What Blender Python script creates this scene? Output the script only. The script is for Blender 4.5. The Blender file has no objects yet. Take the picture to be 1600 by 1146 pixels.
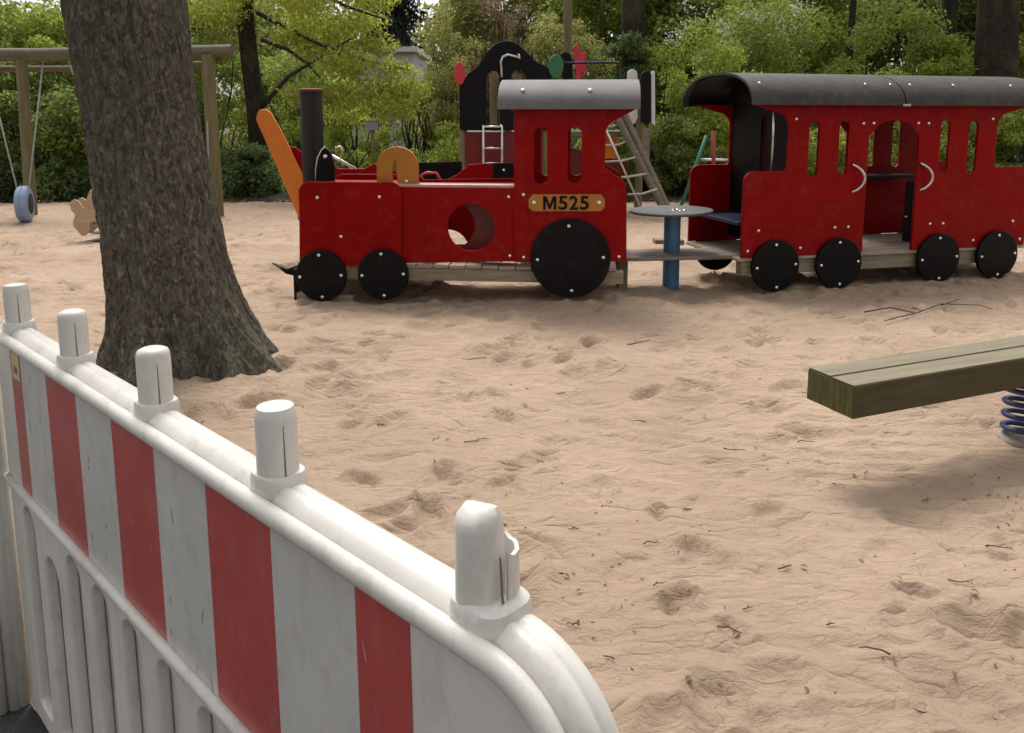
import bpy, math, random
import numpy as np
from mathutils import Vector, Matrix
R = math.radians
scene = bpy.context.scene
col = scene.collection
# ------------------------------------------------------------------ camera, sky, sun, exposure
F = 1250.; PX = 800.; PY = 366.; H = 1.485
PITCH = math.atan((PY - 184) / F)
cam = bpy.data.objects.new('camera', bpy.data.cameras.new('camera')); col.objects.link(cam)
cam.location = (0, 0, H); cam.rotation_euler = (math.pi/2 - PITCH, 0, 0)
cam.data.sensor_width = 36; cam.data.lens = 36 * F / 1600
cam.data.shift_y = -(573 - PY) / 1600
cam.data.clip_start = .02; cam.data.clip_end = 2000
scene.camera = cam
SUN_EL, SUN_AZ = R(61), R(-14)          # azimuth measured from +Y towards +X (behind the train, to the left)
world = bpy.data.worlds.new('World'); scene.world = world; world.use_nodes = True
wn = world.node_tree.nodes; wl = world.node_tree.links
sky = wn.new('ShaderNodeTexSky'); sky.sky_type = 'NISHITA'; sky.sun_disc = False
sky.sun_elevation = SUN_EL; sky.sun_rotation = SUN_AZ
sky.air_density = 1.2; sky.dust_density = 5.0; sky.ozone_density = .6
hsv = wn.new('ShaderNodeHueSaturation'); hsv.inputs['Saturation'].default_value = .06
wl.new(sky.outputs[0], hsv.inputs['Color']); wl.new(hsv.outputs[0], wn['Background'].inputs['Color'])
wn['Background'].inputs['Strength'].default_value = .148
sd = bpy.data.lights.new('sun', 'SUN'); sun = bpy.data.objects.new('sun', sd); col.objects.link(sun)
sd.energy = 1.5; sd.angle = R(20); sd.color = (1, .95, .88)
sdir = Vector((math.sin(SUN_AZ)*math.cos(SUN_EL), math.cos(SUN_AZ)*math.cos(SUN_EL), math.sin(SUN_EL)))
sun.rotation_euler = sdir.to_track_quat('Z', 'Y').to_euler(); sun.location = (-8, 12, 30)
vs = scene.view_settings
vs.view_transform = 'Standard'; vs.look = 'None'; vs.exposure = .56; vs.gamma = 1

# ------------------------------------------------------------------ photograph geometry -> metres
C0 = np.array([0, 0, H])
def ray(u, v):
    a = (u-PX)/F; b = (PY-v)/F
    return np.array([a, math.cos(PITCH)+b*math.sin(PITCH), -math.sin(PITCH)+b*math.cos(PITCH)])
def at(u, v, Y):
    d = ray(u, v); return C0 + d*(Y/d[1])
class Frame:
    """a vertical plane standing in the place: local x along it, local y away from the viewer, z up"""
    def __init__(s, x, y, deg):
        s.P = np.array([x, y, 0.]); s.a = R(deg)
        s.x = np.array([math.cos(s.a), math.sin(s.a), 0]); s.n = np.array([-math.sin(s.a), math.cos(s.a), 0])
    def p(s, u, v, off=0.):
        d = ray(u, v); t = (off-(C0-s.P)@s.n)/(d@s.n); q = C0+t*d-s.P
        return (float(q@s.x), float(q[2]))
    def poly(s, pts, off=0.): return [s.p(q[0], q[1], off) + ((q[2],) if len(q) > 2 else ()) for q in pts]

# ------------------------------------------------------------------ helpers
def tag(o, label, cat=None, group=None, kind=None):
    if label: o['label'] = label
    if cat: o['category'] = cat
    if group: o['group'] = group
    if kind: o['kind'] = kind
    return o
def empty(name, label, cat, loc=(0, 0, 0), rz=0, group=None):
    o = bpy.data.objects.new(name, None); col.objects.link(o); o.location = loc; o.rotation_euler = (0, 0, rz)
    o.empty_display_size = .1
    return tag(o, label, cat, group)
def link(name, me, mat=None, parent=None, smooth=None, bevel=0):
    o = bpy.data.objects.new(name, me); col.objects.link(o)
    if mat: me.materials.clear(); me.materials.append(mat)
    if parent: o.parent = parent
    if smooth: 
        for p in me.polygons: p.use_smooth = True
    if bevel:
        b = o.modifiers.new('b', 'BEVEL'); b.width = bevel; b.segments = 2; b.limit_method = 'ANGLE'; b.angle_limit = R(40)
    return o
class MB:
    def __init__(s): s.v = []; s.f = []
    def box(s, x0, x1, y0, y1, z0, z1, M=None):
        n = len(s.v); P = [(x, y, z) for z in (z0, z1) for y in (y0, y1) for x in (x0, x1)]
        if M is not None: P = [tuple(M @ Vector(p)) for p in P]
        s.v += P
        s.f += [tuple(n+i for i in q) for q in ((0, 2, 3, 1), (4, 5, 7, 6), (0, 1, 5, 4), (2, 6, 7, 3), (0, 4, 6, 2), (1, 3, 7, 5))]
        return s
    def tube(s, pts, r, seg=8, cap=True):
        pts = [Vector(p) for p in pts]; m = len(pts)
        rs = list(r) if hasattr(r, '__len__') else [r]*m
        n0 = len(s.v); prev = None
        for i, p in enumerate(pts):
            t = (pts[min(i+1, m-1)]-pts[max(i-1, 0)]).normalized()
            if prev is None:
                a = Vector((0, 0, 1)) if abs(t.z) < .9 else Vector((1, 0, 0)); prev = t.cross(a).normalized()
            prev = (prev-t*prev.dot(t)).normalized(); b = t.cross(prev)
            for k in range(seg):
                w = 2*math.pi*k/seg; s.v.append(tuple(p+(prev*math.cos(w)+b*math.sin(w))*rs[i]))
        for i in range(m-1):
            for k in range(seg):
                k2 = (k+1) % seg; a = n0+i*seg
                s.f.append((a+k, a+k2, a+seg+k2, a+seg+k))
        if cap:
            s.f.append(tuple(n0+k for k in reversed(range(seg)))); s.f.append(tuple(n0+(m-1)*seg+k for k in range(seg)))
        return s
    def lathe(s, prof, seg=24, c=(0, 0, 0), axis='z', sx=1, sy=1):
        n0 = len(s.v)
        for r, h in prof:
            for k in range(seg):
                w = 2*math.pi*k/seg; x, y = r*math.cos(w)*sx, r*math.sin(w)*sy
                q = {'z': (x, y, h), 'y': (x, h, -y), 'x': (h, x, y)}[axis]
                s.v.append((q[0]+c[0], q[1]+c[1], q[2]+c[2]))
        for i in range(len(prof)-1):
            for k in range(seg):
                k2 = (k+1) % seg; a = n0+i*seg; s.f.append((a+k, a+k2, a+seg+k2, a+seg+k))
        s.f.append(tuple(n0+k for k in reversed(range(seg)))); s.f.append(tuple(n0+(len(prof)-1)*seg+k for k in range(seg)))
        return s
    def sweep(s, path, prof, closed=True):
        """path: (x,z) points, prof: (n,y) points, n along the left normal of the path"""
        n0 = len(s.v); m = len(path); k = len(prof)
        for i, (x, z) in enumerate(path):
            a = path[max(i-1, 0)]; b = path[min(i+1, m-1)]; dx, dz = b[0]-a[0], b[1]-a[1]; l = math.hypot(dx, dz)
            nx, nz = -dz/l, dx/l
            for n, y in prof: s.v.append((x+nx*n, y, z+nz*n))
        for i in range(m-1):
            for j in range(k if closed else k-1):
                j2 = (j+1) % k; a = n0+i*k; s.f.append((a+j, a+k+j, a+k+j2, a+j2))
        s.f.append(tuple(n0+j for j in range(k))); s.f.append(tuple(n0+(m-1)*k+j for j in reversed(range(k))))
        return s
    def build(s, name, mat, parent=None, smooth=False, bevel=0):
        me = bpy.data.meshes.new(name); me.from_pydata(s.v, [], s.f)
        o = link(name, me, mat, parent, smooth, bevel)
        if smooth == 'auto':
            me.set_sharp_from_angle(angle=R(40))
        return o
def fillet(pts, seg=6):
    out = []; n = len(pts)
    for i, q in enumerate(pts):
        r = q[2] if len(q) > 2 else 0
        p = Vector(q[:2])
        if r <= 0: out.append((p.x, p.y)); continue
        a = Vector(pts[i-1][:2])-p; b = Vector(pts[(i+1) % n][:2])-p
        la, lb = a.length, b.length; a.normalize(); b.normalize()
        ang = a.angle(b); d = min(r/math.tan(ang/2), la*.49, lb*.49); rr = d*math.tan(ang/2)
        c = p+(a+b).normalized()*(rr/math.sin(ang/2))
        s0 = p+a*d-c; e0 = p+b*d-c
        t0 = math.atan2(s0.y, s0.x); t1 = math.atan2(e0.y, e0.x); dt = (t1-t0+math.pi) % (2*math.pi)-math.pi
        for k in range(seg+1):
            t = t0+dt*k/seg; out.append((c.x+rr*math.cos(t), c.y+rr*math.sin(t)))
    return out
def panel(name, outer, holes, y0, th, mat, parent=None, bevel=.003, seg=6):
    """flat board of thickness th standing in local xz, front face at y0"""
    cu = bpy.data.curves.new(name, 'CURVE'); cu.dimensions = '2D'; cu.fill_mode = 'BOTH'
    cu.extrude = th/2-bevel; cu.bevel_depth = bevel; cu.bevel_resolution = 1; cu.offset = -bevel
    for pts in [fillet(outer, seg)]+[fillet(h, seg) for h in holes]:
        sp = cu.splines.new('POLY'); sp.points.add(len(pts)-1); sp.use_cyclic_u = True
        for i, q in enumerate(pts): sp.points[i].co = (q[0], q[1], 0, 1)
    ob = bpy.data.objects.new(name, cu); me = bpy.data.meshes.new_from_object(ob)
    bpy.data.objects.remove(ob); bpy.data.curves.remove(cu)
    me.transform(Matrix(((1, 0, 0, 0), (0, 0, -1, y0+th/2), (0, 1, 0, 0), (0, 0, 0, 1))))
    me.name = name
    return link(name, me, mat, parent)
def circ(cx, cz, r, n=28, sx=1): return [(cx+r*sx*math.cos(2*math.pi*k/n), cz+r*math.sin(2*math.pi*k/n)) for k in range(n)]
def slot(x0, x1, z0, z1):
    r = (x1-x0)/2*.98
    return [(x0, z0, r), (x1, z0, r), (x1, z1, r), (x0, z1, r)]

# ------------------------------------------------------------------ materials
def mat(name, c, rough=.5, metal=0, var=.0, vscale=6, bump=0, bscale=60, c2=None, stretch=(1, 1, 1), spec=.5, rvar=0, dirt=None, dirt_amt=.3, detail=6):
    m = bpy.data.materials.new(name); m.use_nodes = True; nt = m.node_tree; N = nt.nodes; L = nt.links
    b = N['Principled BSDF']; b.inputs['Base Color'].default_value = (*c, 1); b.inputs['Roughness'].default_value = rough
    b.inputs['Metallic'].default_value = metal; b.inputs['Specular IOR Level'].default_value = spec
    tc = N.new('ShaderNodeTexCoord'); mp = N.new('ShaderNodeMapping'); mp.inputs['Scale'].default_value = stretch
    L.new(tc.outputs['Object'], mp.inputs['Vector'])
    last = None
    if var or c2:
        no = N.new('ShaderNodeTexNoise'); no.inputs['Scale'].default_value = vscale; no.inputs['Detail'].default_value = detail; no.inputs['Roughness'].default_value = .65
        L.new(mp.outputs[0], no.inputs['Vector'])
        cr = N.new('ShaderNodeValToRGB'); cr.color_ramp.elements[0].position = .32; cr.color_ramp.elements[1].position = .7
        d = c2 or tuple(x*(1-var) for x in c); e = c if c2 else tuple(min(x*(1+var), 1) for x in c)
        cr.color_ramp.elements[0].color = (*d, 1); cr.color_ramp.elements[1].color = (*e, 1)
        L.new(no.outputs[0], cr.inputs[0]); last = cr.outputs[0]
        if rvar:
            mr = N.new('ShaderNodeMapRange'); mr.inputs[3].default_value = rough-rvar; mr.inputs[4].default_value = rough+rvar
            L.new(no.outputs[0], mr.inputs[0]); L.new(mr.outputs[0], b.inputs['Roughness'])
    if dirt:
        n2 = N.new('ShaderNodeTexNoise'); n2.inputs['Scale'].default_value = vscale*3.3; n2.inputs['Detail'].default_value = 9; n2.inputs['Roughness'].default_value = .75
        L.new(mp.outputs[0], n2.inputs['Vector'])
        r2 = N.new('ShaderNodeMapRange'); r2.inputs[1].default_value = .5; r2.inputs[2].default_value = .78; r2.inputs[4].default_value = dirt_amt
        L.new(n2.outputs[0], r2.inputs[0])
        mx = N.new('ShaderNodeMix'); mx.data_type = 'RGBA'; L.new(r2.outputs[0], mx.inputs[0])
        if last: L.new(last, mx.inputs[6])
        else: mx.inputs[6].default_value = (*c, 1)
        mx.inputs[7].default_value = (*dirt, 1); last = mx.outputs[2]
    if last: L.new(last, b.inputs['Base Color'])
    if bump:
        n3 = N.new('ShaderNodeTexNoise'); n3.inputs['Scale'].default_value = bscale; n3.inputs['Detail'].default_value = 5
        L.new(mp.outputs[0], n3.inputs['Vector'])
        bp = N.new('ShaderNodeBump'); bp.inputs['Strength'].default_value = bump; bp.inputs['Distance'].default_value = .01
        L.new(n3.outputs[0], bp.inputs['Height']); L.new(bp.outputs[0], b.inputs['Normal'])
    return m
M = {}
M['red'] = mat('red_board', (.235, .0003, .0008), .42, var=.14, vscale=3, bump=.03, bscale=90, dirt=(.24, .075, .05), dirt_amt=.3, rvar=.08, spec=.12)
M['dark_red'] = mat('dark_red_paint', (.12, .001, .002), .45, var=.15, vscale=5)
M['black'] = mat('black_board', (.0035, .0035, .0045), .5, var=.2, vscale=5, dirt=(.045, .04, .034), dirt_amt=.4, spec=.16)
M['orange'] = mat('orange_board', (.62, .17, .008), .4, var=.1, vscale=4, dirt=(.35, .12, .03), dirt_amt=.3)
M['yellow'] = mat('ochre_board', (.40, .15, .010), .45, var=.1, vscale=5, dirt=(.2, .1, .03), dirt_amt=.35)
M['steel'] = mat('steel', (.62, .60, .58), .28, 1, var=.1, vscale=20)
M['bolt'] = mat('bolt_steel', (.75, .72, .70), .22, 1)
M['roof'] = mat('loco_roof', (.15, .143, .138), .65, spec=.2, var=.22, vscale=3, dirt=(.09, .085, .08), dirt_amt=.5, bump=.04, bscale=120, stretch=(1, 1, 2))
M['wroof'] = mat('wagon_roof', (.052, .047, .041), .62, spec=.22, var=.25, vscale=4, dirt=(.17, .16, .15), dirt_amt=.4, bump=.05, bscale=120, detail=9)
M['timber'] = mat('timber', (.25, .205, .135), .75, c2=(.12, .10, .062), vscale=5, stretch=(1, 6, 9), bump=.35, bscale=40, dirt=(.08, .075, .045), dirt_amt=.5)
M['timber_x'] = mat('timber_along', (.33, .28, .195), .75, c2=(.18, .15, .10), vscale=4, stretch=(.8, 9, 9), bump=.3, bscale=30, dirt=(.10, .09, .05), dirt_amt=.35)
M['mossy'] = mat('mossy_timber', (.085, .066, .026), .85, c2=(.042, .034, .012), vscale=5, stretch=(.8, 7, 6), bump=.35, bscale=30, dirt=(.07, .075, .02), dirt_amt=.55)
M['endgrain'] = mat('end_grain', (.11, .10, .03), .9, c2=(.04, .042, .010), vscale=14, stretch=(1, 4, .6), bump=.4, bscale=40)
M['post'] = mat('round_timber', (.20, .165, .075), .8, c2=(.11, .09, .042), vscale=4, stretch=(5, 5, .5), bump=.3, bscale=30)
M['beam'] = mat('weathered_beam', (.17, .14, .095), .8, c2=(.09, .072, .048), vscale=4, stretch=(.6, 6, 6), bump=.3, bscale=30)
M['deck'] = mat('deck_wood', (.42, .33, .26), .8, c2=(.24, .19, .145), vscale=7, stretch=(1, 4, 4), bump=.3, bscale=40, dirt=(.5, .38, .28), dirt_amt=.5)
M['greywood'] = mat('grey_plank', (.27, .225, .19), .75, c2=(.14, .115, .095), vscale=5, stretch=(1, 8, 8), bump=.3, bscale=40)
M['log'] = mat('dark_log', (.035, .029, .026), .7, spec=.2, c2=(.013, .011, .0105), vscale=5, stretch=(7, 7, .6), bump=.35, bscale=30)
M['blue'] = mat('blue_post', (.045, .13, .26), .5, var=.2, vscale=5, dirt=(.16, .19, .21), dirt_amt=.4)
M['darkblue'] = mat('dark_blue_seat', (.012, .015, .05), .5, spec=.25, var=.2, vscale=5)
M['spring'] = mat('blue_spring', (.018, .03, .10), .3, var=.2, vscale=9, dirt=(.12, .11, .11), dirt_amt=.4)
M['table'] = mat('grey_tabletop', (.065, .065, .07), .55, spec=.3, var=.15, vscale=6, dirt=(.4, .36, .32), dirt_amt=.4)
M['white'] = mat('white_plastic', (.63, .60, .555), .42, var=.08, vscale=4, dirt=(.33, .29, .24), dirt_amt=.7, stretch=(1, 1, .45), bump=.06, bscale=140, rvar=.1, detail=9)
M['seam'] = mat('dirt_line', (.16, .14, .12), .8)
M['film_red'] = mat('red_film', (.43, .066, .06), .27, var=.1, vscale=6, dirt=(.40, .17, .15), dirt_amt=.6, stretch=(1, 1, .5), rvar=.1)
M['film_white'] = mat('white_film', (.55, .53, .505), .3, var=.07, vscale=6, dirt=(.30, .27, .23), dirt_amt=.7, stretch=(1, 1, .5), rvar=.1)
M['sticker'] = mat('sticker', (.55, .48, .24), .4, dirt=(.3, .25, .15), dirt_amt=.5)
M['rope'] = mat('rope', (.32, .34, .33), .8, var=.3, vscale=40)
M['netrope'] = mat('net_rope', (.38, .34, .30), .8, var=.3, vscale=40)
M['tyre'] = mat('blue_grey_tyre', (.22, .29, .44), .6, var=.1, vscale=8)
M['tyre_in'] = mat('tyre_inside', (.01, .012, .02), .8)
M['ply'] = mat('plywood', (.50, .36, .22), .6, c2=(.36, .25, .15), vscale=4, stretch=(1, 1, 8))
M['capred'] = mat('cap_red', (.16, .022, .022), .6)
M['beam_top'] = mat('pale_timber', (.21, .18, .11), .75, c2=(.13, .11, .066), vscale=3, stretch=(.6, 9, 9), bump=.2, bscale=30, dirt=(.30, .27, .2), dirt_amt=.4)
M['ledge'] = mat('sky_sheen_pink', (.52, .33, .29), .5, c2=(.34, .14, .12), vscale=5, stretch=(1, 4, 4))  # sky reflection on the red bench top, painted as pale pink
M['green'] = mat('green_board', (.03, .14, .055), .5, var=.15, vscale=8)
M['discred'] = mat('red_disc', (.50, .03, .045), .5, var=.12, vscale=8)
M['whiteboard'] = mat('white_board', (.62, .62, .60), .5, var=.1, vscale=8)
M['concrete'] = mat('concrete', (.34, .30, .25), .9, c2=(.18, .16, .13), vscale=12, bump=.5, bscale=30)
M['asphalt'] = mat('asphalt', (.05, .048, .046), .9, c2=(.025, .024, .023), vscale=60, bump=.8, bscale=120)
M['house'] = mat('render_wall', (.52, .50, .50), .9, var=.06, vscale=2)
M['houseroof'] = mat('roof_tiles', (.16, .13, .125), .8, var=.2, vscale=6)
M['glass'] = mat('window_glass', (.03, .035, .04), .1)
M['twig'] = mat('twig', (.075, .05, .032), .85, var=.3, vscale=30)
M['branch'] = mat('branch_bark', (.035, .029, .022), .9, var=.4, vscale=20)
M['deadleaf'] = mat('dead_leaf', (.14, .075, .04), .75, var=.4, vscale=30)
M['soil'] = mat('forest_floor', (.085, .065, .042), .95, c2=(.035, .035, .016), vscale=2.5, bump=.8, bscale=20, detail=10)
M['box'] = mat('grey_box', (.20, .205, .21), .6, var=.1, vscale=6)

def leafmat(name, c1, c2, trans=.58):
    m = bpy.data.materials.new(name); m.use_nodes = True; nt = m.node_tree; N = nt.nodes; L = nt.links
    b = N['Principled BSDF']; b.inputs['Roughness'].default_value = .55; b.inputs['Specular IOR Level'].default_value = .3
    a = N.new('ShaderNodeAttribute'); a.attribute_name = 'tone'
    mx = N.new('ShaderNodeMix'); mx.data_type = 'RGBA'; L.new(a.outputs['Fac'], mx.inputs[0])
    mx.inputs[6].default_value = (*c1, 1); mx.inputs[7].default_value = (*c2, 1)
    L.new(mx.outputs[2], b.inputs['Base Color'])
    t = N.new('ShaderNodeBsdfTranslucent'); L.new(mx.outputs[2], t.inputs['Color'])
    ms = N.new('ShaderNodeMixShader'); ms.inputs[0].default_value = trans
    L.new(b.outputs[0], ms.inputs[1]); L.new(t.outputs[0], ms.inputs[2]); L.new(ms.outputs[0], N['Material Output'].inputs['Surface'])
    return m
LM = {
 'lime': leafmat('lime_leaves', (0.206, 0.259, 0.033), (0.539, 0.563, 0.111)),
 'fresh': leafmat('fresh_leaves', (0.143, 0.207, 0.029), (0.428, 0.489, 0.085)),
 'mid': leafmat('mid_leaves', (0.122, 0.171, 0.030), (0.390, 0.433, 0.095)),
 'dark': leafmat('dark_leaves', (0.079, 0.125, 0.030), (0.305, 0.365, 0.085), .6),
 'olive': leafmat('olive_leaves', (.17, .185, .045), (.38, .37, .11)),
 'brown': leafmat('brown_buds', (.18, .115, .07), (.36, .25, .15), .3),
 'ivy': leafmat('ivy_leaves', (.05, .085, .03), (.21, .28, .10), .5),
 'needle': leafmat('needles', (.004, .009, .007), (.012, .02, .014), .05),
 'blossom': leafmat('blossom', (.45, .44, .38), (.7, .68, .62)),
}
def barkmat(name, a, b_, sc=1., bump=1.):
    m = bpy.data.materials.new(name); m.use_nodes = True; nt = m.node_tree; N = nt.nodes; L = nt.links
    b = N['Principled BSDF']; b.inputs['Roughness'].default_value = .9; b.inputs['Specular IOR Level'].default_value = .2
    tc = N.new('ShaderNodeTexCoord'); mp = N.new('ShaderNodeMapping'); mp.inputs['Scale'].default_value = (sc, sc, sc*.55); L.new(tc.outputs['Object'], mp.inputs[0])
    n = N.new('ShaderNodeTexNoise'); n.inputs['Scale'].default_value = 5; n.inputs['Detail'].default_value = 9; n.inputs['Roughness'].default_value = .7; L.new(mp.outputs[0], n.inputs[0])
    w = N.new('ShaderNodeVectorMath'); w.operation = 'MULTIPLY_ADD'; L.new(n.outputs[1], w.inputs[0]); w.inputs[1].default_value = (.09, .09, .09); L.new(mp.outputs[0], w.inputs[2])
    v = N.new('ShaderNodeTexNoise'); v.inputs['Scale'].default_value = 34; v.inputs['Detail'].default_value = 7; v.inputs['Roughness'].default_value = .62; v.inputs['Distortion'].default_value = 1.2; L.new(w.outputs[0], v.inputs[0])
    mr = N.new('ShaderNodeMapRange'); mr.inputs[1].default_value = .36; mr.inputs[2].default_value = .62; L.new(v.outputs[0], mr.inputs[0])
    n2 = N.new('ShaderNodeTexNoise'); n2.inputs['Scale'].default_value = 3; n2.inputs['Detail'].default_value = 4; L.new(mp.outputs[0], n2.inputs[0])
    ad = N.new('ShaderNodeMath'); ad.operation = 'MULTIPLY'; L.new(mr.outputs[0], ad.inputs[0]); L.new(n.outputs[0], ad.inputs[1])
    cr = N.new('ShaderNodeValToRGB'); cr.color_ramp.elements[0].position = .0; cr.color_ramp.elements[1].position = .62
    cr.color_ramp.elements[0].color = (*a, 1); cr.color_ramp.elements[1].color = (*b_, 1); L.new(ad.outputs[0], cr.inputs[0])
    mg = N.new('ShaderNodeMix'); mg.data_type = 'RGBA'; g = N.new('ShaderNodeMapRange'); g.inputs[1].default_value = .52; g.inputs[2].default_value = .75; g.inputs[4].default_value = .55
    L.new(n2.outputs[0], g.inputs[0]); L.new(g.outputs[0], mg.inputs[0]); L.new(cr.outputs[0], mg.inputs[6]); mg.inputs[7].default_value = (.12, .125, .055, 1)
    n5 = N.new('ShaderNodeTexVoronoi'); n5.inputs['Scale'].default_value = 26; L.new(w.outputs[0], n5.inputs[0])
    l5 = N.new('ShaderNodeMapRange'); l5.inputs[1].default_value = .16; l5.inputs[2].default_value = .10; L.new(n5.outputs[0], l5.inputs[0])
    l6 = N.new('ShaderNodeMapRange'); l6.inputs[1].default_value = .55; l6.inputs[2].default_value = .62; l6.inputs[4].default_value = .7; L.new(n.outputs[0], l6.inputs[0])
    l7 = N.new('ShaderNodeMath'); l7.operation = 'MULTIPLY'; L.new(l5.outputs[0], l7.inputs[0]); L.new(l6.outputs[0], l7.inputs[1])
    mh = N.new('ShaderNodeMix'); mh.data_type = 'RGBA'; L.new(l7.outputs[0], mh.inputs[0]); L.new(mg.outputs[2], mh.inputs[6]); mh.inputs[7].default_value = (.34, .33, .28, 1)
    L.new(mh.outputs[2], b.inputs['Base Color'])
    bp = N.new('ShaderNodeBump'); bp.inputs['Strength'].default_value = bump; bp.inputs['Distance'].default_value = .02
    L.new(ad.outputs[0], bp.inputs['Height']); L.new(bp.outputs[0], b.inputs['Normal'])
    return m
M['bark'] = barkmat('big_tree_bark', (.055, .047, .038), (.27, .24, .19), 1., 1.)
M['farbark'] = barkmat('far_tree_bark', (.012, .010, .008), (.055, .045, .034), .8, .8)
# sand
ms = bpy.data.materials.new('sand'); ms.use_nodes = True; N = ms.node_tree.nodes; L = ms.node_tree.links
b = N['Principled BSDF']; b.inputs['Roughness'].default_value = .95; b.inputs['Specular IOR Level'].default_value = .15
tc = N.new('ShaderNodeTexCoord')
def noise(sc, det, ro=.6, vec=None):
    n = N.new('ShaderNodeTexNoise'); n.inputs['Scale'].default_value = sc; n.inputs['Detail'].default_value = det; n.inputs['Roughness'].default_value = ro
    L.new(vec or tc.outputs['Object'], n.inputs[0]); return n
n1 = noise(.9, 8, .65); n2 = noise(48, 7, .75); n3 = noise(400, 3)
cr = N.new('ShaderNodeValToRGB'); cr.color_ramp.elements[0].position = .3; cr.color_ramp.elements[1].position = .72
cr.color_ramp.elements[0].color = (.335, .24, .17, 1); cr.color_ramp.elements[1].color = (.475, .353, .255, 1)
L.new(n1.outputs[0], cr.inputs[0])
mrd = N.new('ShaderNodeMapRange'); mrd.inputs[1].default_value = .58; mrd.inputs[2].default_value = .8; mrd.inputs[4].default_value = .6
L.new(n2.outputs[0], mrd.inputs[0])
mxd = N.new('ShaderNodeMix'); mxd.data_type = 'RGBA'; L.new(mrd.outputs[0], mxd.inputs[0]); L.new(cr.outputs[0], mxd.inputs[6]); mxd.inputs[7].default_value = (.20, .14, .095, 1)
L.new(mxd.outputs[2], b.inputs['Base Color'])
def mth(op, a, b_=None, c_=None):
    m = N.new('ShaderNodeMath'); m.operation = op
    for k_, q in enumerate((a, b_, c_)):
        if q is None: continue
        if isinstance(q, (int, float)): m.inputs[k_].default_value = q
        else: L.new(q, m.inputs[k_])
    return m.outputs[0]
mp1 = N.new('ShaderNodeMapping'); mp1.inputs['Scale'].default_value = (1, 1.9, 1); L.new(tc.outputs['Object'], mp1.inputs[0])
def ridge(sc_, det, dist, p_):
    n = noise(sc_, det, .55, mp1.outputs[0]); n.inputs['Distortion'].default_value = dist
    a_ = mth('SUBTRACT', 1.0, mth('ABSOLUTE', mth('MULTIPLY_ADD', n.outputs[0], 2.6, -1.3)))
    return mth('POWER', mth('MAXIMUM', a_, 0.), p_)
r1 = ridge(2.2, 3, .6, 9.); r2 = ridge(8., 3, .7, 4.); n4 = noise(20, 7, .7, mp1.outputs[0])
r3 = ridge(5.0, 3, .4, 26.)
mxl = N.new('ShaderNodeMix'); mxl.data_type = 'RGBA'; L.new(mth('MULTIPLY', r3, .2), mxl.inputs[0]); L.new(mxd.outputs[2], mxl.inputs[6]); mxl.inputs[7].default_value = (.17, .115, .08, 1)
L.new(mxl.outputs[2], b.inputs['Base Color'])
hgt = mth('MULTIPLY_ADD', r3, -.22, mth('MULTIPLY_ADD', r1, -.9, mth('MULTIPLY_ADD', r2, .28, mth('MULTIPLY_ADD', n4.outputs[0], 1.25, mth('MULTIPLY_ADD', n2.outputs[0], .8, mth('MULTIPLY', n3.outputs[0], .16))))))
bp = N.new('ShaderNodeBump'); bp.inputs['Strength'].default_value = .85; bp.inputs['Distance'].default_value = .013
L.new(hgt, bp.inputs['Height']); L.new(bp.outputs[0], b.inputs['Normal'])
M['sand'] = ms

# ------------------------------------------------------------------ numpy noise
def _h(ix, iy, s):
    n = (ix.astype(np.int64)*374761393+iy.astype(np.int64)*668265263+s*974634777) & 0xffffffff
    n = ((n ^ (n >> 13))*1274126177) & 0xffffffff
    return ((n ^ (n >> 16)) & 0xffff)/65535.
def vnoise(x, y, s=0):
    x = np.asarray(x, float); y = np.asarray(y, float)
    ix = np.floor(x); iy = np.floor(y); fx = x-ix; fy = y-iy; fx = fx*fx*(3-2*fx); fy = fy*fy*(3-2*fy)
    a = _h(ix, iy, s); b = _h(ix+1, iy, s); c = _h(ix, iy+1, s); d = _h(ix+1, iy+1, s)
    return (a+(b-a)*fx+(c-a)*fy+(a-b-c+d)*fx*fy)*2-1
def fbm(x, y, o=4, s=0, g=.5):
    r = 0; a = 1
    for i in range(o): r = r+a*vnoise(x, y, s+i*17); x = x*2.03+3.1; y = y*2.03+1.7; a *= g
    return r
rng = np.random.default_rng(7); random.seed(7)
def grid_mesh(name, xs, ys, Z, mat_, smooth=True):
    nx, ny = len(xs), len(ys); X, Y = np.meshgrid(xs, ys)
    co = np.stack([X, Y, Z], -1).reshape(-1, 3).astype(np.float32)
    i = np.arange((ny-1)*nx).reshape(ny-1, nx)[:, :-1].ravel()
    f = np.stack([i, i+1, i+nx+1, i+nx], 1).astype(np.int32)
    return np_mesh(name, co, f, mat_, smooth)
def np_mesh(name, co, f, mat_, smooth=False, parent=None):
    me = bpy.data.meshes.new(name); me.vertices.add(len(co)); me.vertices.foreach_set('co', co.astype(np.float32).ravel())
    k = f.shape[1]; me.loops.add(f.size); me.loops.foreach_set('vertex_index', f.astype(np.int32).ravel())
    me.polygons.add(len(f)); me.polygons.foreach_set('loop_start', np.arange(0, f.size, k, dtype=np.int32))
    if smooth: me.polygons.foreach_set('use_smooth', np.ones(len(f), bool))
    me.update(calc_edges=True)
    return link(name, me, mat_, parent)

# ------------------------------------------------------------------ barrier frame (needed by the ground too)
KB = .93
_a = at(30, 510, 1.82847); A0 = C0+KB*(np.array([-1.15763, 1.82847, 1.0])-C0); B0 = C0+KB*(np.array([-.018356, .702296, 1.0])-C0)
BANG = math.degrees(math.atan2(B0[1]-A0[1], B0[0]-A0[0]))
BF = Frame(A0[0], A0[1], BANG)
def side(x, y): return (x-A0[0])*BF.n[0]+(y-A0[1])*BF.n[1]      # > 0 beyond the barrier

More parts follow.
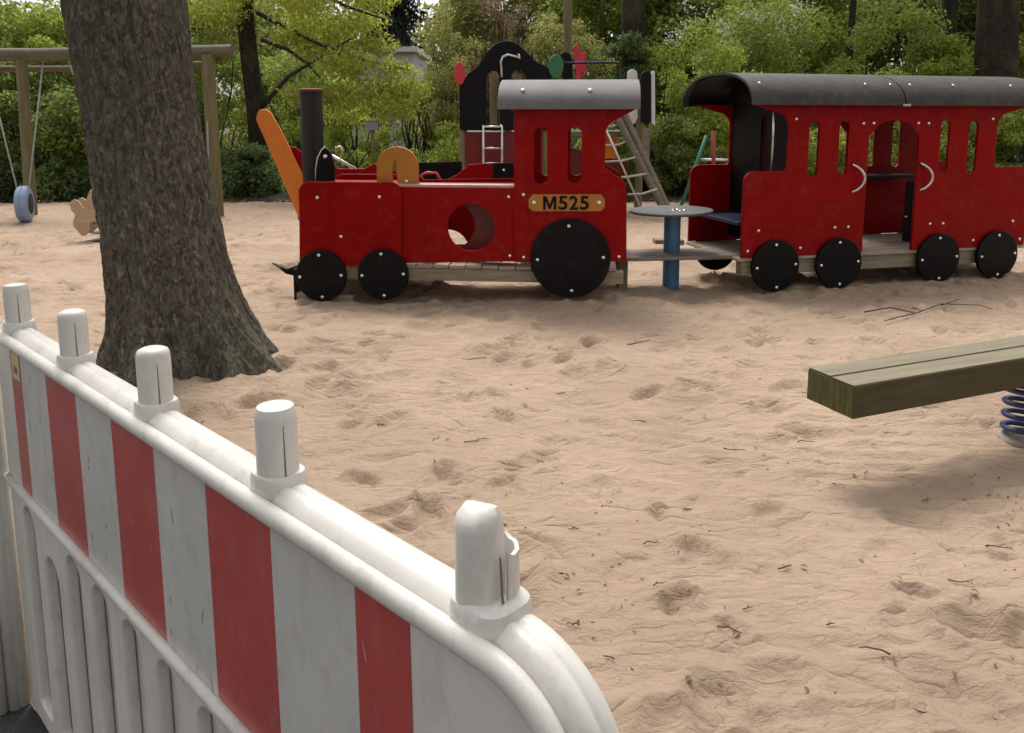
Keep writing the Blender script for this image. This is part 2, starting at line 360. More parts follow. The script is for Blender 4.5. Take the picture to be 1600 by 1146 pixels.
# ------------------------------------------------------------------ ground
xs = np.arange(-13.5, 13.51, .025); ys = [0.2]
while ys[-1] < 14.6: ys.append(ys[-1]+max(.011, .0055*ys[-1]))
ys = np.array(ys)
X, Y = np.meshgrid(xs, ys)
def base_h(X, Y):
    z = .035*fbm(X*.45, Y*.45, 3, 3)+.012*fbm(X*1.7, Y*1.7, 3, 9)
    return z
Z = base_h(X, Y)
wx = X+.25*fbm(X*1.3, Y*1.3, 2, 41); wy = Y+.12*fbm(X*1.1, Y*1.1, 2, 43)
Z += .011*(1-np.abs(fbm(wx*1.5, wy*5.0, 3, 21)))**3
Z += .005*(1-np.abs(fbm(wx*3.2+2, wy*11, 2, 27)))**4-.004*(1-np.abs(fbm(wx*2.6+8, wy*9, 2, 87)))**5
Z += .0034*fbm(X*8, Y*12, 4, 31, .6)
nf = 6500                                       # footprints and scuffs
fx = rng.uniform(-13, 13, nf); fy = rng.uniform(.6, 14.5, nf)
for k in range(nf):
    a = rng.uniform(0, math.pi); L1 = rng.uniform(.04, .15); L2 = L1*rng.uniform(.4, .75); dep = rng.uniform(.008, .030)
    m = L1*2.2
    i0, i1 = np.searchsorted(ys, [fy[k]-m, fy[k]+m]); j0, j1 = np.searchsorted(xs, [fx[k]-m, fx[k]+m])
    if i1 <= i0 or j1 <= j0: continue
    dx = X[i0:i1, j0:j1]-fx[k]; dy = Y[i0:i1, j0:j1]-fy[k]
    u = (dx*math.cos(a)+dy*math.sin(a))/L1; v = (-dx*math.sin(a)+dy*math.cos(a))/L2
    r2 = u*u+v*v
    Z[i0:i1, j0:j1] += -dep*np.exp(-r2**2.4*.8)+dep*.5*np.exp(-(np.sqrt(r2)-1.3)**2*9)*(1+.7*u)
# raked curve in front of the beam, hollow under the train, mounds at its wheels
arc = np.hypot(X-1.9, (Y-6.3)*1.0); w = np.exp(-((arc-3.05)/.55)**2)*np.clip((4.7-Y)/.3, 0, 1)*np.clip((X-.0)/.5, 0, 1)
Z = Z*(1-.6*w)+w*.009*np.sin(arc*2*math.pi/.12+1.6*fbm(X*1.6, Y*1.6, 2, 77))*(.6+.6*vnoise(X*2.5, Y*2.5, 78))
def gauss(x, y, sx, sy, h):
    global Z
    Z += h*np.exp(-((X-x)/sx)**2-((Y-y)/sy)**2)
gauss(-1.6, 6.75, .6, .5, -.03); gauss(.55, 6.35, .7, .45, .055); gauss(3.3, 6.75, 1.3, .25, -.012)
gauss(-.3, 6.8, 1.0, .3, -.03); gauss(3.3, 7.5, 1.4, .35, -.03)
gauss(-1.75, 4.5, .8, .65, .095)
Z -= .004
D = side(X, Y)
Z = np.where(D < -.02, -.16, Z)
edge = np.clip((14.6-Y)/.5, 0, 1)*np.clip((13.5-np.abs(X))/.5, 0, 1)
Z = Z*edge-.08*(1-edge)
sand = grid_mesh('sand', xs, ys, Z, M['sand']); tag(sand, None, None, None, 'structure')
def sz(x, y):
    i = int(np.clip(np.searchsorted(ys, y), 0, len(ys)-1)); j = int(np.clip(np.searchsorted(xs, x), 0, len(xs)-1)); return float(Z[i, j])
gx = np.unique(np.concatenate([np.linspace(-300, -20, 15), np.arange(-20, 20.1, .25), np.linspace(20, 300, 15)]))
gy = np.unique(np.concatenate([np.linspace(-300, -6, 12), np.arange(-6, 26, .25), np.linspace(26, 400, 20)]))
GX, GY = np.meshgrid(gx, gy)
ins = np.clip((14.45+.25*vnoise(GX*.6, GY*0+1, 5)-GY)/.3, 0, 1)*np.clip((13.4-np.abs(GX))/.3, 0, 1)*np.clip((GY+8)/.5, 0, 1)
GZ = (.05+.04*fbm(GX*.7, GY*.7, 3, 61)+.02*fbm(GX*2.7, GY*2.7, 2, 63))*(1-ins)-.3*ins
g = grid_mesh('ground', gx, gy, GZ, M['soil']); tag(g, None, None, None, 'structure')
mb = MB(); e = BF.x; n = BF.n
def bw(x, y, z): return tuple(BF.P+e*x+n*y+np.array([0, 0, z]))
mb.v = [bw(-9, -6, 0), bw(4, -6, 0), bw(4, .0, 0), bw(-9, .0, 0), bw(-9, -6, -.1), bw(4, -6, -.1), bw(4, .0, -.1), bw(-9, .0, -.1)]
mb.f = [(0, 1, 2, 3), (3, 2, 6, 7), (0, 4, 5, 1), (1, 5, 6, 2), (0, 3, 7, 4)]
tag(mb.build('pavement', M['asphalt']), None, None, None, 'structure')

# ------------------------------------------------------------------ construction barriers
def bx(x): return KB*x
def bz(z): return KB*(z+.112)
def barrier(root, x0, x1, right_round=True, studs=(), broken=None, stripes=()):
    R_ = .12; T = 1.002; E_ = x1
    def path(n):
        p = [(bx(x0), T+n), ((bx(x0)+E_)/2, T+n), (E_-R_, T+n)]
        for k in range(1, 15):
            t = math.pi/2*k/14; p.append((E_-R_+(R_+n)*math.sin(t), T-R_+(R_+n)*math.cos(t)))
        p.append((E_+n, .5)); p.append((E_+n, .005))
        return p
    P = path(0)
    sc = lambda L_: [(a*KB, b_*KB) for a, b_ in L_]
    hump = [(-.050, .006), (-.024, .0065), (-.013, .009), (-.006, .0135), (-.0005, .0195), (.0018, .026), (.0012, .032), (-.001, .036), (.0002, .0375), (.0005, .049), (-.003, .0575), (-.010, .063), (-.050, .066)]
    MB().sweep(P, sc(hump)).build('top_rail', M['white'], root, True)
    bead = [(-.0215+.0145*math.cos(t), -.003+.0125*math.sin(t)) for t in [2*math.pi*k/14 for k in range(14)]]
    MB().sweep(P, sc(bead)).build('front_lip', M['white'], root, True)
    inner = path(-.026)
    out = [(q[0], q[1]) for q in inner]+[(bx(x0), .005)]
    holes = []
    k = 0; x = x0+.105 if x0 > -1 else x0+.055
    while bx(x) < x1-.14:
        zt = .515 if k != 1 else .445
        a, b_ = bx(x), bx(x+.098); r = (b_-a)*.48
        holes.append([(a, bz(-.045), r*.35), (b_, bz(-.045), r*.35), (b_, bz(zt), r), (a, bz(zt), r)])
        x += .170; k += 1
    panel('front_face', out, holes, 0, .024, M['white'], root, .006, 8)
    ins_ = [(q[0]-(.004 if i > 2 else 0), q[1]-(.002 if i < len(inner)-1 else -.004)) for i, q in enumerate(inner)]+[(bx(x0)+.002, .009)]
    panel('core', ins_, [], .0245, .032, M['white'], root, .003)
    ribs = MB()
    lb = [(bx(x0)+.002, .622), ((bx(x0)+x1)/2, .622), (x1-.035, .622)]
    MB().sweep(lb, sc([(.011*math.cos(t), -.004+.012*math.sin(t)) for t in [2*math.pi*q/12 for q in range(12)]])).build('lower_lip', M['white'], root, True)
    for i, (a, b_, c) in enumerate(stripes):
        panel('red_stripe' if c == 'r' else 'white_stripe', [(bx(a)+.0004, .634, .004), (bx(b_)-.0004, .634, .004), (bx(b_)-.0004, .9655, .004), (bx(a)+.0004, .9655, .004)], [], -.0016, .0018, M['film_red' if c == 'r' else 'film_white'], root, .0002)
    for i, sx in enumerate(studs):
        c = (sx, .034, 0)
        r = .029*KB; zt = 1.103
        jit = rng.uniform(-.003, .003)
        if broken == i: continue
        col_ = MB(); cx, cy = c[0], c[1]
        n0 = 20; rows = [(1.05, .940), (1.2, .972), (1.2, .998), (1.16, 1.011), (1.1, 1.0155), (1.0, 1.016)]
        for fr, z in rows:
            for q in range(n0):
                t = 2*math.pi*q/n0; ct, st = math.cos(t), math.sin(t); pw = .6
                col_.v.append((cx+r*fr*math.copysign(abs(ct)**pw, ct), cy+r*fr*math.copysign(abs(st)**pw, st), z))
        for a in range(len(rows)-1):
            for q in range(n0): col_.f.append((a*n0+q, a*n0+(q+1) % n0, (a+1)*n0+(q+1) % n0, (a+1)*n0+q))
        col_.f.append(tuple((len(rows)-1)*n0+q for q in range(n0)))
        cl = col_.build('stud_collar', M['white'], root, 'auto')
        st_ = MB().lathe([(r*1.0, .99), (r*.985, zt-.016), (r*.95, zt-.008), (r*.86, zt-.002+jit*.3), (r*.6, zt+.0005), (r*.02, zt)], 28, (cx, cy, 0))
        so = st_.build('stud', M['white'], root, 'auto')
        MB().tube([(cx+r*.985, cy-r*.16, 1.0), (cx+r*.98, cy-r*.16, 1.05), (cx+r*.97, cy-r*.16, zt-.02)], [.0015, .0010, .0005], 6).build('mould_seam', M['seam'], so)
    return root
ROOT = (A0[0], A0[1], 0)
bar = empty('construction_barrier', 'white plastic barrier with red and white stripes and knobs along its top, nearest the camera', 'barrier', ROOT, R(BANG))
bar.rotation_euler = (0, -.016, R(BANG))
st = [-.088, .0, .2, .4, .6, .797, .994, 1.190, 1.388, 1.490]
barrier(bar, -.225, 1.622, True, (-.13, .272, .674, 1.070, 1.468), 4, [(st[i], st[i+1], 'rw'[i % 2]) for i in range(9)])
# broken stud at the near end
cx, cy = 1.468, .034; r = .029*KB
def ringstack(rows, n0=28):
    m = MB()
    for z, f in rows:
        for q in range(n0):
            t = 2*math.pi*q/n0; x, y, dz = f(t); m.v.append((x, y, z+dz))
    for a in range(len(rows)-1):
        for q in range(n0): m.f.append((a*n0+q, a*n0+(q+1) % n0, (a+1)*n0+(q+1) % n0, (a+1)*n0+q))
    m.f.append(tuple((len(rows)-1)*n0+q for q in range(n0))); return m
def pw(c, s, p): return math.copysign(abs(c)**p, c), math.copysign(abs(s)**p, s)
def collar(fr):
    def f(t):
        a, b_ = pw(math.cos(t), math.sin(t), .62); return cx+r*fr*a*1.06, cy+r*fr*b_, 0
    return f
ringstack([(.955, collar(1.20)), (1.0, collar(1.26)), (1.011, collar(1.18)), (1.015, collar(1.0))]).build('stud_collar', M['white'], bar, 'auto')
def dent(fr, dz, sk=0):
    def f(t):
        a, b_ = math.cos(t), math.sin(t)
        w = 1+.05*math.sin(3*t+fr*9)+.03*math.sin(5*t+fr*23)
        x = r*fr*w*a*.86-.005+sk; y = r*fr*w*b_
        k = 1 if a < .72 else .9
        return cx+x*k-.002, cy+y*.93-.006, dz*math.sin(2*t+1)
    return f
zt = 1.100
ms_ = ringstack([(.99, dent(1.0, 0)), (1.04, dent(.98, 0)), (1.065, dent(.965, .001)), (zt-.017, dent(.95, .002)), (zt-.008, dent(.88, .003)), (zt-.002, dent(.70, .004)), (zt+.002, dent(.4, .002)), (zt+.002, dent(.05, 0))]).build('broken_stud', M['white'], bar, 'auto')
ms_['label'] = 'dented knob with a cracked side'
fr = MB(); nn = 14
for ro in (1.02, .86):
    for zi in range(6):
        for q in range(nn):
            t = R(-6)+R(110)*q/(nn-1); top = 1.061-.006*math.sin(math.pi*q/(nn-1))-.0015*math.sin(9*t)
            z = .995+(top-.995)*zi/5
            fr.v.append((cx-.0035+r*ro*math.cos(t)*.95, cy+.005+r*ro*math.sin(t), z))
for sft in (0, 6*nn):
    for zi in range(5):
        for q in range(nn-1):
            a = sft+zi*nn+q; fr.f.append((a, a+1, a+nn+1, a+nn) if sft == 0 else (a, a+nn, a+nn+1, a+1))
for q in range(nn-1): a = 5*nn+q; fr.f.append((a, a+1, a+1+6*nn, a+6*nn))
for zi in range(5):
    a = zi*nn; fr.f.append((a, a+nn, a+nn+6*nn, a+6*nn)); a = zi*nn+nn-1; fr.f.append((a, a+6*nn, a+nn+6*nn, a+nn))
fr.build('stud_fragment', M['white'], bar, 'auto')
MB().tube([(cx+r*1.0, cy-r*.12, .985), (cx+r*.80, cy-r*.2, 1.02), (cx+r*.74, cy-r*.22, 1.06)], [.0016, .0014, .0010], 6).build('crack', M['seam'], ms_)
stk = panel('sticker', [(-.066, .902, .003), (-.008, .902, .003), (-.008, .962, .003), (-.066, .962, .003)], [], -.0028, .0012, M['sticker'], bar, .0002)
panel('printed_mark', [(-.052, .916), (-.028, .916), (-.028, .930), (-.046, .934)], [], -.0036, .0008, M['seam'], stk, .0001)
fq = [(1.46, .80, .008), (1.545, .80, .008), (1.545, .885, .012), (1.46, .885, .012)]
fi = [(1.463, .803, .008), (1.542, .803, .008), (1.542, .882, .012), (1.463, .882, .012)]
panel('moulded_frame', fq, [fi], -.0015, .0018, M['white'], bar, .0004)
for i in range(34):
    x = rng.uniform(.02, 1.45); z = rng.uniform(.6, .93); l = rng.uniform(.003, .012); a = rng.uniform(-1, 1)*.5+1.57
    MB().box(-l, l, -.0002, .0002, -.0002-.0006*(i % 3 == 0), .0004, Matrix.Translation((bx(x), -.0019, z)) @ Matrix.Rotation(a, 4, 'Y')).build('scratch', M['seam' if i % 4 else 'white'], bar)
loc2 = BF.P+e*bx(0)-n*.055
bar2 = empty('construction_barrier', 'second white barrier cut off by the left edge, its end overlapping the striped barrier', 'barrier', tuple(loc2), R(BANG))
bar2.rotation_euler = (0, -.016, R(BANG))
barrier(bar2, -2.15, -.215, True, (-1.9, -1.51, -1.12, -.73, -.34), None, [(-2.0+.2*i, -1.8+.2*i, 'rw'[i % 2]) for i in range(8)])

# ------------------------------------------------------------------ bolts
bolt_me = None
def bolt(parent, x, y, z, r=.014, name='bolt', m=None):
    global bolt_me
    if bolt_me is None:
        t = MB().lathe([(1.0, 0), (1.0, -.25), (.86, -.55), (.5, -.78), (.02, -.85)], 12, axis='y'); 
        bolt_me = bpy.data.meshes.new('bolt'); bolt_me.from_pydata(t.v, [], t.f); bolt_me.materials.append(M['bolt'])
        for p in bolt_me.polygons: p.use_smooth = True
    o = bpy.data.objects.new(name, bolt_me); col.objects.link(o); o.parent = parent; o.location = (x, y, z); o.scale = (r, r, r)
    return o
def wheel(root, x, z, r, y0=0, far=False):
    w = MB().lathe([(r*.2, -y0*0), (r-.006, 0), (r, .006), (r, .034), (r-.004, .038), (r*.2, .038)], 56, (x, y0, z), axis='y')
    w = w.build('wheel', M['black'], root, 'auto')
    if not far:
        for a in (0, 90, 180, 270):
            rr = r*.82; bolt(w, x+rr*math.cos(R(a+3)), y0, z+rr*math.sin(R(a+3)), .0155)
    return w
def arch_roof(name, x0, x1, ya, yb, ze, zt, mat_, root, th=.02, nseg=22, round_end=False):
    m = MB(); cy = (ya+yb)/2; hw = (yb-ya)/2
    k = nseg+1
    for (dx) in (x0, x1):
        for t_ in (0, th):
            for i in range(k):
                a = math.pi*i/nseg
                # flattened arch
                c_, s_ = -math.cos(a), math.sin(a)
                y = cy+(hw-t_)*math.copysign(abs(c_)**.78, c_); z = ze+(zt-ze-t_)*s_**.95
                m.v.append((dx, y, z))
    for i in range(nseg):
        a, b_, c, d = 0, k, 2*k, 3*k
        m.f += [(a+i, c+i, c+i+1, a+i+1), (b_+i, b_+i+1, d+i+1, d+i), (a+i, a+i+1, b_+i+1, b_+i), (c+i, d+i, d+i+1, c+i+1)]
    m.f += [(0, k, 3*k, 2*k), (k-1, 2*k+k-1, 3*k+k-1, k+k-1)]
    return m.build(name, mat_, root, 'auto')

# ------------------------------------------------------------------ locomotive
LA = -5.5; LF = Frame(-1.573, 6.45, LA)
loco = empty('toy_locomotive', 'red wooden play locomotive with black chimney, grey cab roof and a number plate reading M525', 'play train', (-1.573, 6.45, 0), R(LA))
W_ = .92                                        # width between the side boards
y1 = .04
pA = LF.poly([(468, 416), (467, 284, .085), (627, 285, .085), (628, 416)], y1)
panel('front_side_panel', pA, [], y1, .022, M['red'], loco, .004)
pM = LF.poly([(620, 411.5), (620, 294), (806, 291), (806, 409)], y1+.024)
hc = LF.p(736, 356, y1+.024); hr = 37.5*6.42/1250
panel('middle_side_panel', pM, [circ(hc[0], hc[1], hr, 40)], y1+.024, .03, M['red'], loco, .005)
cab_px = [(803, 410), (803, 168), (1000, 168), (975, 181, .05), (947, 197, .1), (945, 262, .06), (957, 272, .05), (979, 284, .1), (979, 409)]
pC = LF.poly(cab_px, y1-.004)
w1 = LF.p(834, 288, y1)+LF.p(856, 200, y1); w2 = LF.p(887, 287, y1)+LF.p(909, 198, y1)
holes = [slot(w1[0], w1[2], w1[1], w1[3]), slot(w2[0], w2[2], w2[1], w2[3])]
panel('cab_side_panel', pC, holes, y1-.004, .03, M['red'], loco, .005)
panel('far_cab_side_panel', [(q[0], q[1], q[2] if len(q) > 2 else 0) for q in pC], holes, y1+W_, .03, M['red'], loco, .005)
fh = LF.p(700, 392, y1+W_-.03)
far = [(pA[0][0], pA[0][1]), (pA[1][0], pA[1][1], .085), (pM[0][0], pA[1][1], .06), (pM[0][0]+.06, pM[1][1]), (pM[2][0], pM[2][1]), (pM[3][0], pM[3][1])]
panel('far_side_panel', far, [circ(fh[0], fh[1], hr*1.05, 40)], y1+W_-.03, .022, M['red'], loco, .004)
ih = LF.p(706, 352, y1+.22)
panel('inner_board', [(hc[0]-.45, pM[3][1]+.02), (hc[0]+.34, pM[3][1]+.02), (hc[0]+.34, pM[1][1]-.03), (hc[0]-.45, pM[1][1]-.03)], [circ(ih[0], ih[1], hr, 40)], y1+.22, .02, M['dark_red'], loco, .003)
# inner box walls so that the shell reads as a body
x0, x1 = pA[0][0], pM[2][0]
MB().box(x0+.005, x0+.03, y1+.025, y1+W_-.035, pA[0][1]+.01, pA[1][1]-.06).build('front_wall', M['red'], loco, bevel=.003)
MB().box(x0+.02, pM[0][0]+.02, y1+.027, y1+W_-.035, pA[1][1]-.075, pA[1][1]-.05).build('bonnet_board', M['red'], loco, bevel=.003)
MB().box(pM[0][0]+.025, x1-.01, y1+.03, y1+.30, pM[1][1]+.001, pM[1][1]+.026).build('bench_board', M['red'], loco, bevel=.006)
MB().box(pM[0][0]-.02, x1-.006, y1+.016, y1+.13, pM[1][1]+.006, pM[1][1]+.032).build('ledge', M['ledge'], loco, bevel=.008)
MB().box(x1+.005, x1+.03, y1+.1, y1+W_-.04, pM[3][1]+.03, pM[1][1]+.1).build('cab_front_wall', M['red'], loco, bevel=.003)
sq = LF.poly([(627, 417), (832, 414), (975, 414)], .03); zb = LF.p(700, 441, .03)[1]; zs = sq[0][1]
MB().box(sq[0][0]-.85, sq[2][0]-.0, .075, .165, zb, zs-.02).build('chassis_beam', M['timber_x'], loco, bevel=.006)
MB().box(sq[0][0]-.85, sq[2][0]-.0, W_-.10, W_-.01, zb, zs-.02).build('chassis_beam', M['timber_x'], loco, bevel=.006)
x = sq[0][0]-.70
while x < sq[2][0]-.06:                         # cross boards of the floor
    h_ = rng.uniform(-.003, .003)
    MB().box(x, x+.128, .062+rng.uniform(0, .008), W_+.02, zs-.018+h_, zs+.010+h_).build('floor_board', M['deck'], loco, bevel=.006); x += .136
for (u, v, rp, u2) in ((501, 432, 41.3, 0), (598, 430, 41, 0), (891, 404.5, 63.5, 0)):
    c = LF.p(u, v, 0); Yd = 6.45+c[0]*math.sin(R(LA)); r_ = rp*Yd/1250*1.0
    wheel(loco, c[0], c[1], r_, 0); wheel(loco, c[0], c[1], r_, W_+.08, True)
for (u, v) in ((496, 309), (593, 308), (533, 370)): c = LF.p(u, v, y1); bolt(loco, c[0], y1, c[1], .0155)
for (u, v, o) in ((795, 308, y1+.024), (818, 304.5, y1-.004), (797, 400, y1+.024), (818.5, 402.5, y1-.004), (967, 401.5, y1-.004)): c = LF.p(u, v, o); bolt(loco, c[0], o, c[1], .0155)
pp = LF.poly([(826, 312, .008), (832, 304, .008), (939, 304, .008), (945, 312, .008), (945, 324, .008), (939, 330.5, .008), (832, 330.5, .008), (826, 324, .008)], y1-.016)
plate = panel('number_plate', pp, [], y1-.017, .012, M['yellow'], loco, .002)
def letter_box(me, u0, u1, v0, v1):
    co = np.array([v.co[:] for v in me.vertices]); lo, hi = co.min(0), co.max(0)
    q0 = LF.p(u0, v1, y1-.018); q1 = LF.p(u1, v0, y1-.018)
    for v in me.vertices:
        f_ = [(v.co[i]-lo[i])/(hi[i]-lo[i]) for i in range(3)]
        v.co = (q0[0]+(q1[0]-q0[0])*f_[0], y1-.0165-.004*f_[2], q0[1]+(q1[1]-q0[1])*f_[1])
for ch, u0, u1 in (('5', 872.5, 887), ('2', 889.5, 903.5), ('5', 906, 920.5)):
    tcu = bpy.data.curves.new('t', 'FONT'); tcu.body = ch; tcu.extrude = .08; tcu.offset = .024
    to = bpy.data.objects.new('t', tcu); tme = bpy.data.meshes.new_from_object(to); bpy.data.objects.remove(to)
    letter_box(tme, u0, u1, 306.5, 328.3); tme.name = 'lettering'; link('lettering', tme, M['black'], plate)
mo = panel('lettering', [(0, 0), (0, 1), (.27, 1), (.5, .38), (.73, 1), (1, 1), (1, 0), (.80, 0), (.80, .66), (.59, .06), (.41, .06), (.20, .66), (.20, 0)], [], 0, .1, M['black'], plate, .0005)
for v in mo.data.vertices: v.co = (v.co.x, v.co.z, -v.co.y)
letter_box(mo.data, 848.5, 869.5, 307, 328)
for u in (834.5, 936): c = LF.p(u, 317, y1-.017); bolt(plate, c[0], y1-.017, c[1], .020).data = bolt_me
# chimney
cq = LF.p(488, 300, .38); ct = LF.p(480, 143, .38)
ch = MB().lathe([(.094, pA[1][1]-.09), (.094, ct[1]-.01), (.09, ct[1]-.004), (.02, ct[1]-.004)], 30, (cq[0]+.005, .42, 0)).build('chimney', M['log'], loco, 'auto')
MB().lathe([(.02, ct[1]-.0035), (.098, ct[1]-.0035), (.104, ct[1]+.004), (.104, ct[1]+.018), (.098, ct[1]+.022), (.02, ct[1]+.022)], 30, (cq[0]+.005, .42, 0)).build('chimney_cap', M['capred'], ch, 'auto')
# bell board and ochre arch on the bonnet
zz = pA[1][1]-.06
b0 = LF.poly([(494, 290), (494, 262, .0), (498, 243, .06), (508, 229, .03), (516, 240, .05), (521, 262, .0), (521, 290)], .30)
bb = panel('bell_board', b0, [], .30, .05, M['black'], loco, .004)
c = LF.p(508, 245, .29); bolt(bb, c[0], .30, c[1], .02)
e0 = LF.poly([(493.5, 286), (493, 264), (496, 247), (502, 235), (508, 229)], .295)
MB().tube([(q[0], .30, q[1]) for q in e0], .007, 8).build('edge_strip', M['steel'], bb, True)
a0 = LF.poly([(588.5, 300), (588.5, 258), (591, 247), (596, 239), (604, 233), (613, 230), (622, 229.3), (631, 231), (640, 236), (647, 243), (652, 253), (653.5, 262), (653.5, 294)], .12)
ai = LF.poly([(613, 292, .004), (612.5, 272), (614, 258), (616.5, 250), (618, 249), (619, 256), (620, 270), (620.5, 292, .004)], .12)
ya = panel('ochre_arch', a0, [ai], .12, .04, M['yellow'], loco, .005, 8)
for (u, v) in ((635, 284), (635, 291)): c = LF.p(u, v, .11); bolt(ya, c[0], .12, c[1], .017)
# cab roof
rn = LF.p(777, 171, -.05); rx = LF.p(1001, 169, -.05); zt_ = LF.p(890, 124.5, .42)[1]
arch_roof('roof_shade_arch', rn[0]+.02, rx[0]-.02, -.02, W_+.12, rn[1]+.004, zt_-.027, M['black'], loco, .008)  # added black arch, darkens the underside of the cab roof like shade
rf = arch_roof('cab_roof', rn[0], rx[0], -.05, W_+.15, rn[1], zt_, M['roof'], loco, .024)
for u in (817, 922): c = LF.p(u, 141.5, .03); bolt(rf, c[0], .028, c[1]-.0, .017).rotation_euler = (R(-35), 0, 0)
rb = LF.p(803, 176, .0)
MB().box(pC[0][0]+.01, pC[2][0]-.16, y1+.03, y1+W_, rn[1]-.02, rn[1]+.01).build('roof_bearer', M['red'], loco)
# front lamp, hook and runner
c = LF.p(464, 360, .25); MB().lathe([(.02, -.045), (.075, -.045), (.09, -.035), (.09, 0), (.02, 0)], 28, (pA[0][0], .28, c[1]), axis='x').build('front_lamp', M['yellow'], loco, 'auto')
h0 = LF.poly([(462, 416), (448, 421), (437, 417), (424, 412)], .2); h1 = LF.poly([(462, 432), (446, 428), (437, 420), (424, 412.5)], .2)
panel('front_hook', h0+h1[::-1][1:], [], .2, .05, M['black'], loco, .003)
s0 = LF.p(461, 478, .06); s1 = LF.p(552, 470, .06)
MB().box(LF.p(460, 470, .05)[0], LF.p(460, 470, .05)[0]+.02, .045, W_, -.1, .24).build('buffer_board', M['black'], loco, bevel=.003)
MB().box(s0[0], s1[0], .05, .11, -.06, .035, Matrix.Rotation(R(2), 4, 'Y')).build('ground_sill', M['timber_x'], loco, bevel=.005)
c = LF.p(501, 480.5, .048); bolt(loco, c[0], .05, .012, .0155)
# ------------------------------------------------------------------ passenger wagon
WA = 14.3; WF = Frame(2.27, 6.727, WA)
wag = empty('toy_passenger_wagon', 'red wooden play carriage with arched grey roof, slot windows and an open doorway', 'play train', (2.27, 6.727, 0), R(WA))
wy = .04; WW = .97
xl = WF.p(1158, 400, wy)[0]; dl = WF.p(1353, 300, wy)[0]; dr = WF.p(1430.5, 300, wy)[0]; xc = (dl+dr)/2; xr = xc+(xc-xl)*1.04
zb = WF.p(1158, 404, wy)[1]; zsh = WF.p(1190, 268, wy)[1]; xo = WF.p(1232, 230, wy)[0]; zt = WF.p(1300, 163, wy)[1]
zarch = WF.p(1392, 190, wy)[1]; zdf = WF.p(1350, 385, wy)[1]
xs_ = xl+.07
def mir(x): return xc+(xc-x)*1.04
half = [(xl, zb), (xl, zsh, .09), (xo, zsh, .035), (xo, zt-.10, .13), (xl+.02, zt+.005)]
top = [(mir(q[0]),)+q[1:] for q in half[::-1]]
door = [(dr, zb, 0), (dr, zarch-.13, .03), (dr-.10, zarch-.02, .1), (xc, zarch+.02, .3), (dl+.10, zarch-.02, .1), (dl, zarch-.13, .03), (dl, zb, 0)]
outer = half+top+door
win = []
for (a, b_, t_, bt) in ((1261.5, 1281.5, 189, 276), (1308.5, 1328, 188.5, 273)):
    l_ = WF.p(a, bt, wy); h_ = WF.p(b_, t_, wy); win.append(slot(l_[0], h_[0], l_[1], h_[1])); win.append(slot(mir(h_[0]), mir(l_[0]), l_[1], h_[1]))
panel('side_panel', outer, win, wy, .028, M['red'], wag, .004)
panel('far_side_panel', outer, win, wy+WW, .028, M['red'], wag, .004)
# end walls (black boards across the wagon), black arch added as ceiling shade
def cross(name, x, z0, z1, holes, m, y0=wy+.03, y1_=wy+WW-.002, th=.024):
    o = panel(name, [(y0, z0), (y1_, z0), (y1_, z1), (y0, z1)], holes, 0, th, m, wag, .003)
    o.data.transform(Matrix(((0, 1, 0, x), (1, 0, 0, 0), (0, 0, 1, 0), (0, 0, 0, 1)))); o.data.flip_normals(); return o
zf = zdf
for x_ in (xo+.015,):
    cross('end_wall', x_, zf, zt+.17, [[(.42, zsh-.05, .03), (.50, zsh-.05, .03), (.50, zt-.1, .03), (.42, zt-.1, .03)]], M['black'])
yc = wy+WW/2+.014
ra = WF.p(1177, 166, -.07); zr = WF.p(1115+40, 116.5, .55)[1]
r0 = ra[0]; r1 = mir(r0); zr = at(1300, 116.5, 6.727+(WF.p(1300, 150, .5)[0])*math.sin(R(WA))+.5*math.cos(R(WA)))[2]
ze = WF.p(1400, 165, -.07)[1]
rf1 = arch_roof('roof', r0, xc-.007, -.07, wy+WW+.22, ze, zr, M['wroof'], wag, .022, 30)
rf2 = arch_roof('roof', xc+.007, r1, -.07, wy+WW+.22, ze, zr, M['wroof'], wag, .022, 30)
arch_roof('roof_shade_arch', r0+.015, r1-.015, -.04, wy+WW+.11, ze+.004, zr-.026, M['black'], wag, .008, 30)  # black arch added to stand for the shade below the wagon roof
arch_roof('roof_batten', xc-.02, xc+.02, -.03, wy+WW+.10, ze+.004, zr-.036, M['black'], wag, .02, 30)
MB().box(xc-.03, xc+.05, -.074, -.05, ze-.006, ze+.012).build('roof_clip', M['steel'], wag, bevel=.002)
for x_ in (r0+.1, xc-.35, xc-.1, xc+.1, xc+.55, r1-.35): bolt(rf1 if x_ < xc else rf2, x_, .02, ze+(zr-ze)*.62, .012).rotation_euler = (R(-30), 0, 0)
# gable fillers under the roof ends
for x_ in (xl+.06, mir(xl)-.085):
    pts = []
    for i in range(0, 21):
        a = math.pi*i/20; c_, s_ = -math.cos(a), math.sin(a); hw = (WW+.21)/2-.05; pts.append(((wy+WW/2+.0)+hw*math.copysign(abs(c_)**.78, c_), ze+.02+(zr-ze-.05)*s_**.95))
    hw_in = [(wy+WW/2+(q[0]-(wy+WW/2))*.86, ze+.018 if i in (0, 20) else ze+(q[1]-ze)*.62) for i, q in enumerate(pts)]
    o = panel('gable_board', pts, [], 0, .02, M['black'], wag, .002)
    o.data.transform(Matrix(((0, 1, 0, x_+.32), (1, 0, 0, 0), (0, 0, 1, 0), (0, 0, 0, 1)))); o.data.flip_normals()
    if x_ > xc: o.location.x = -.62
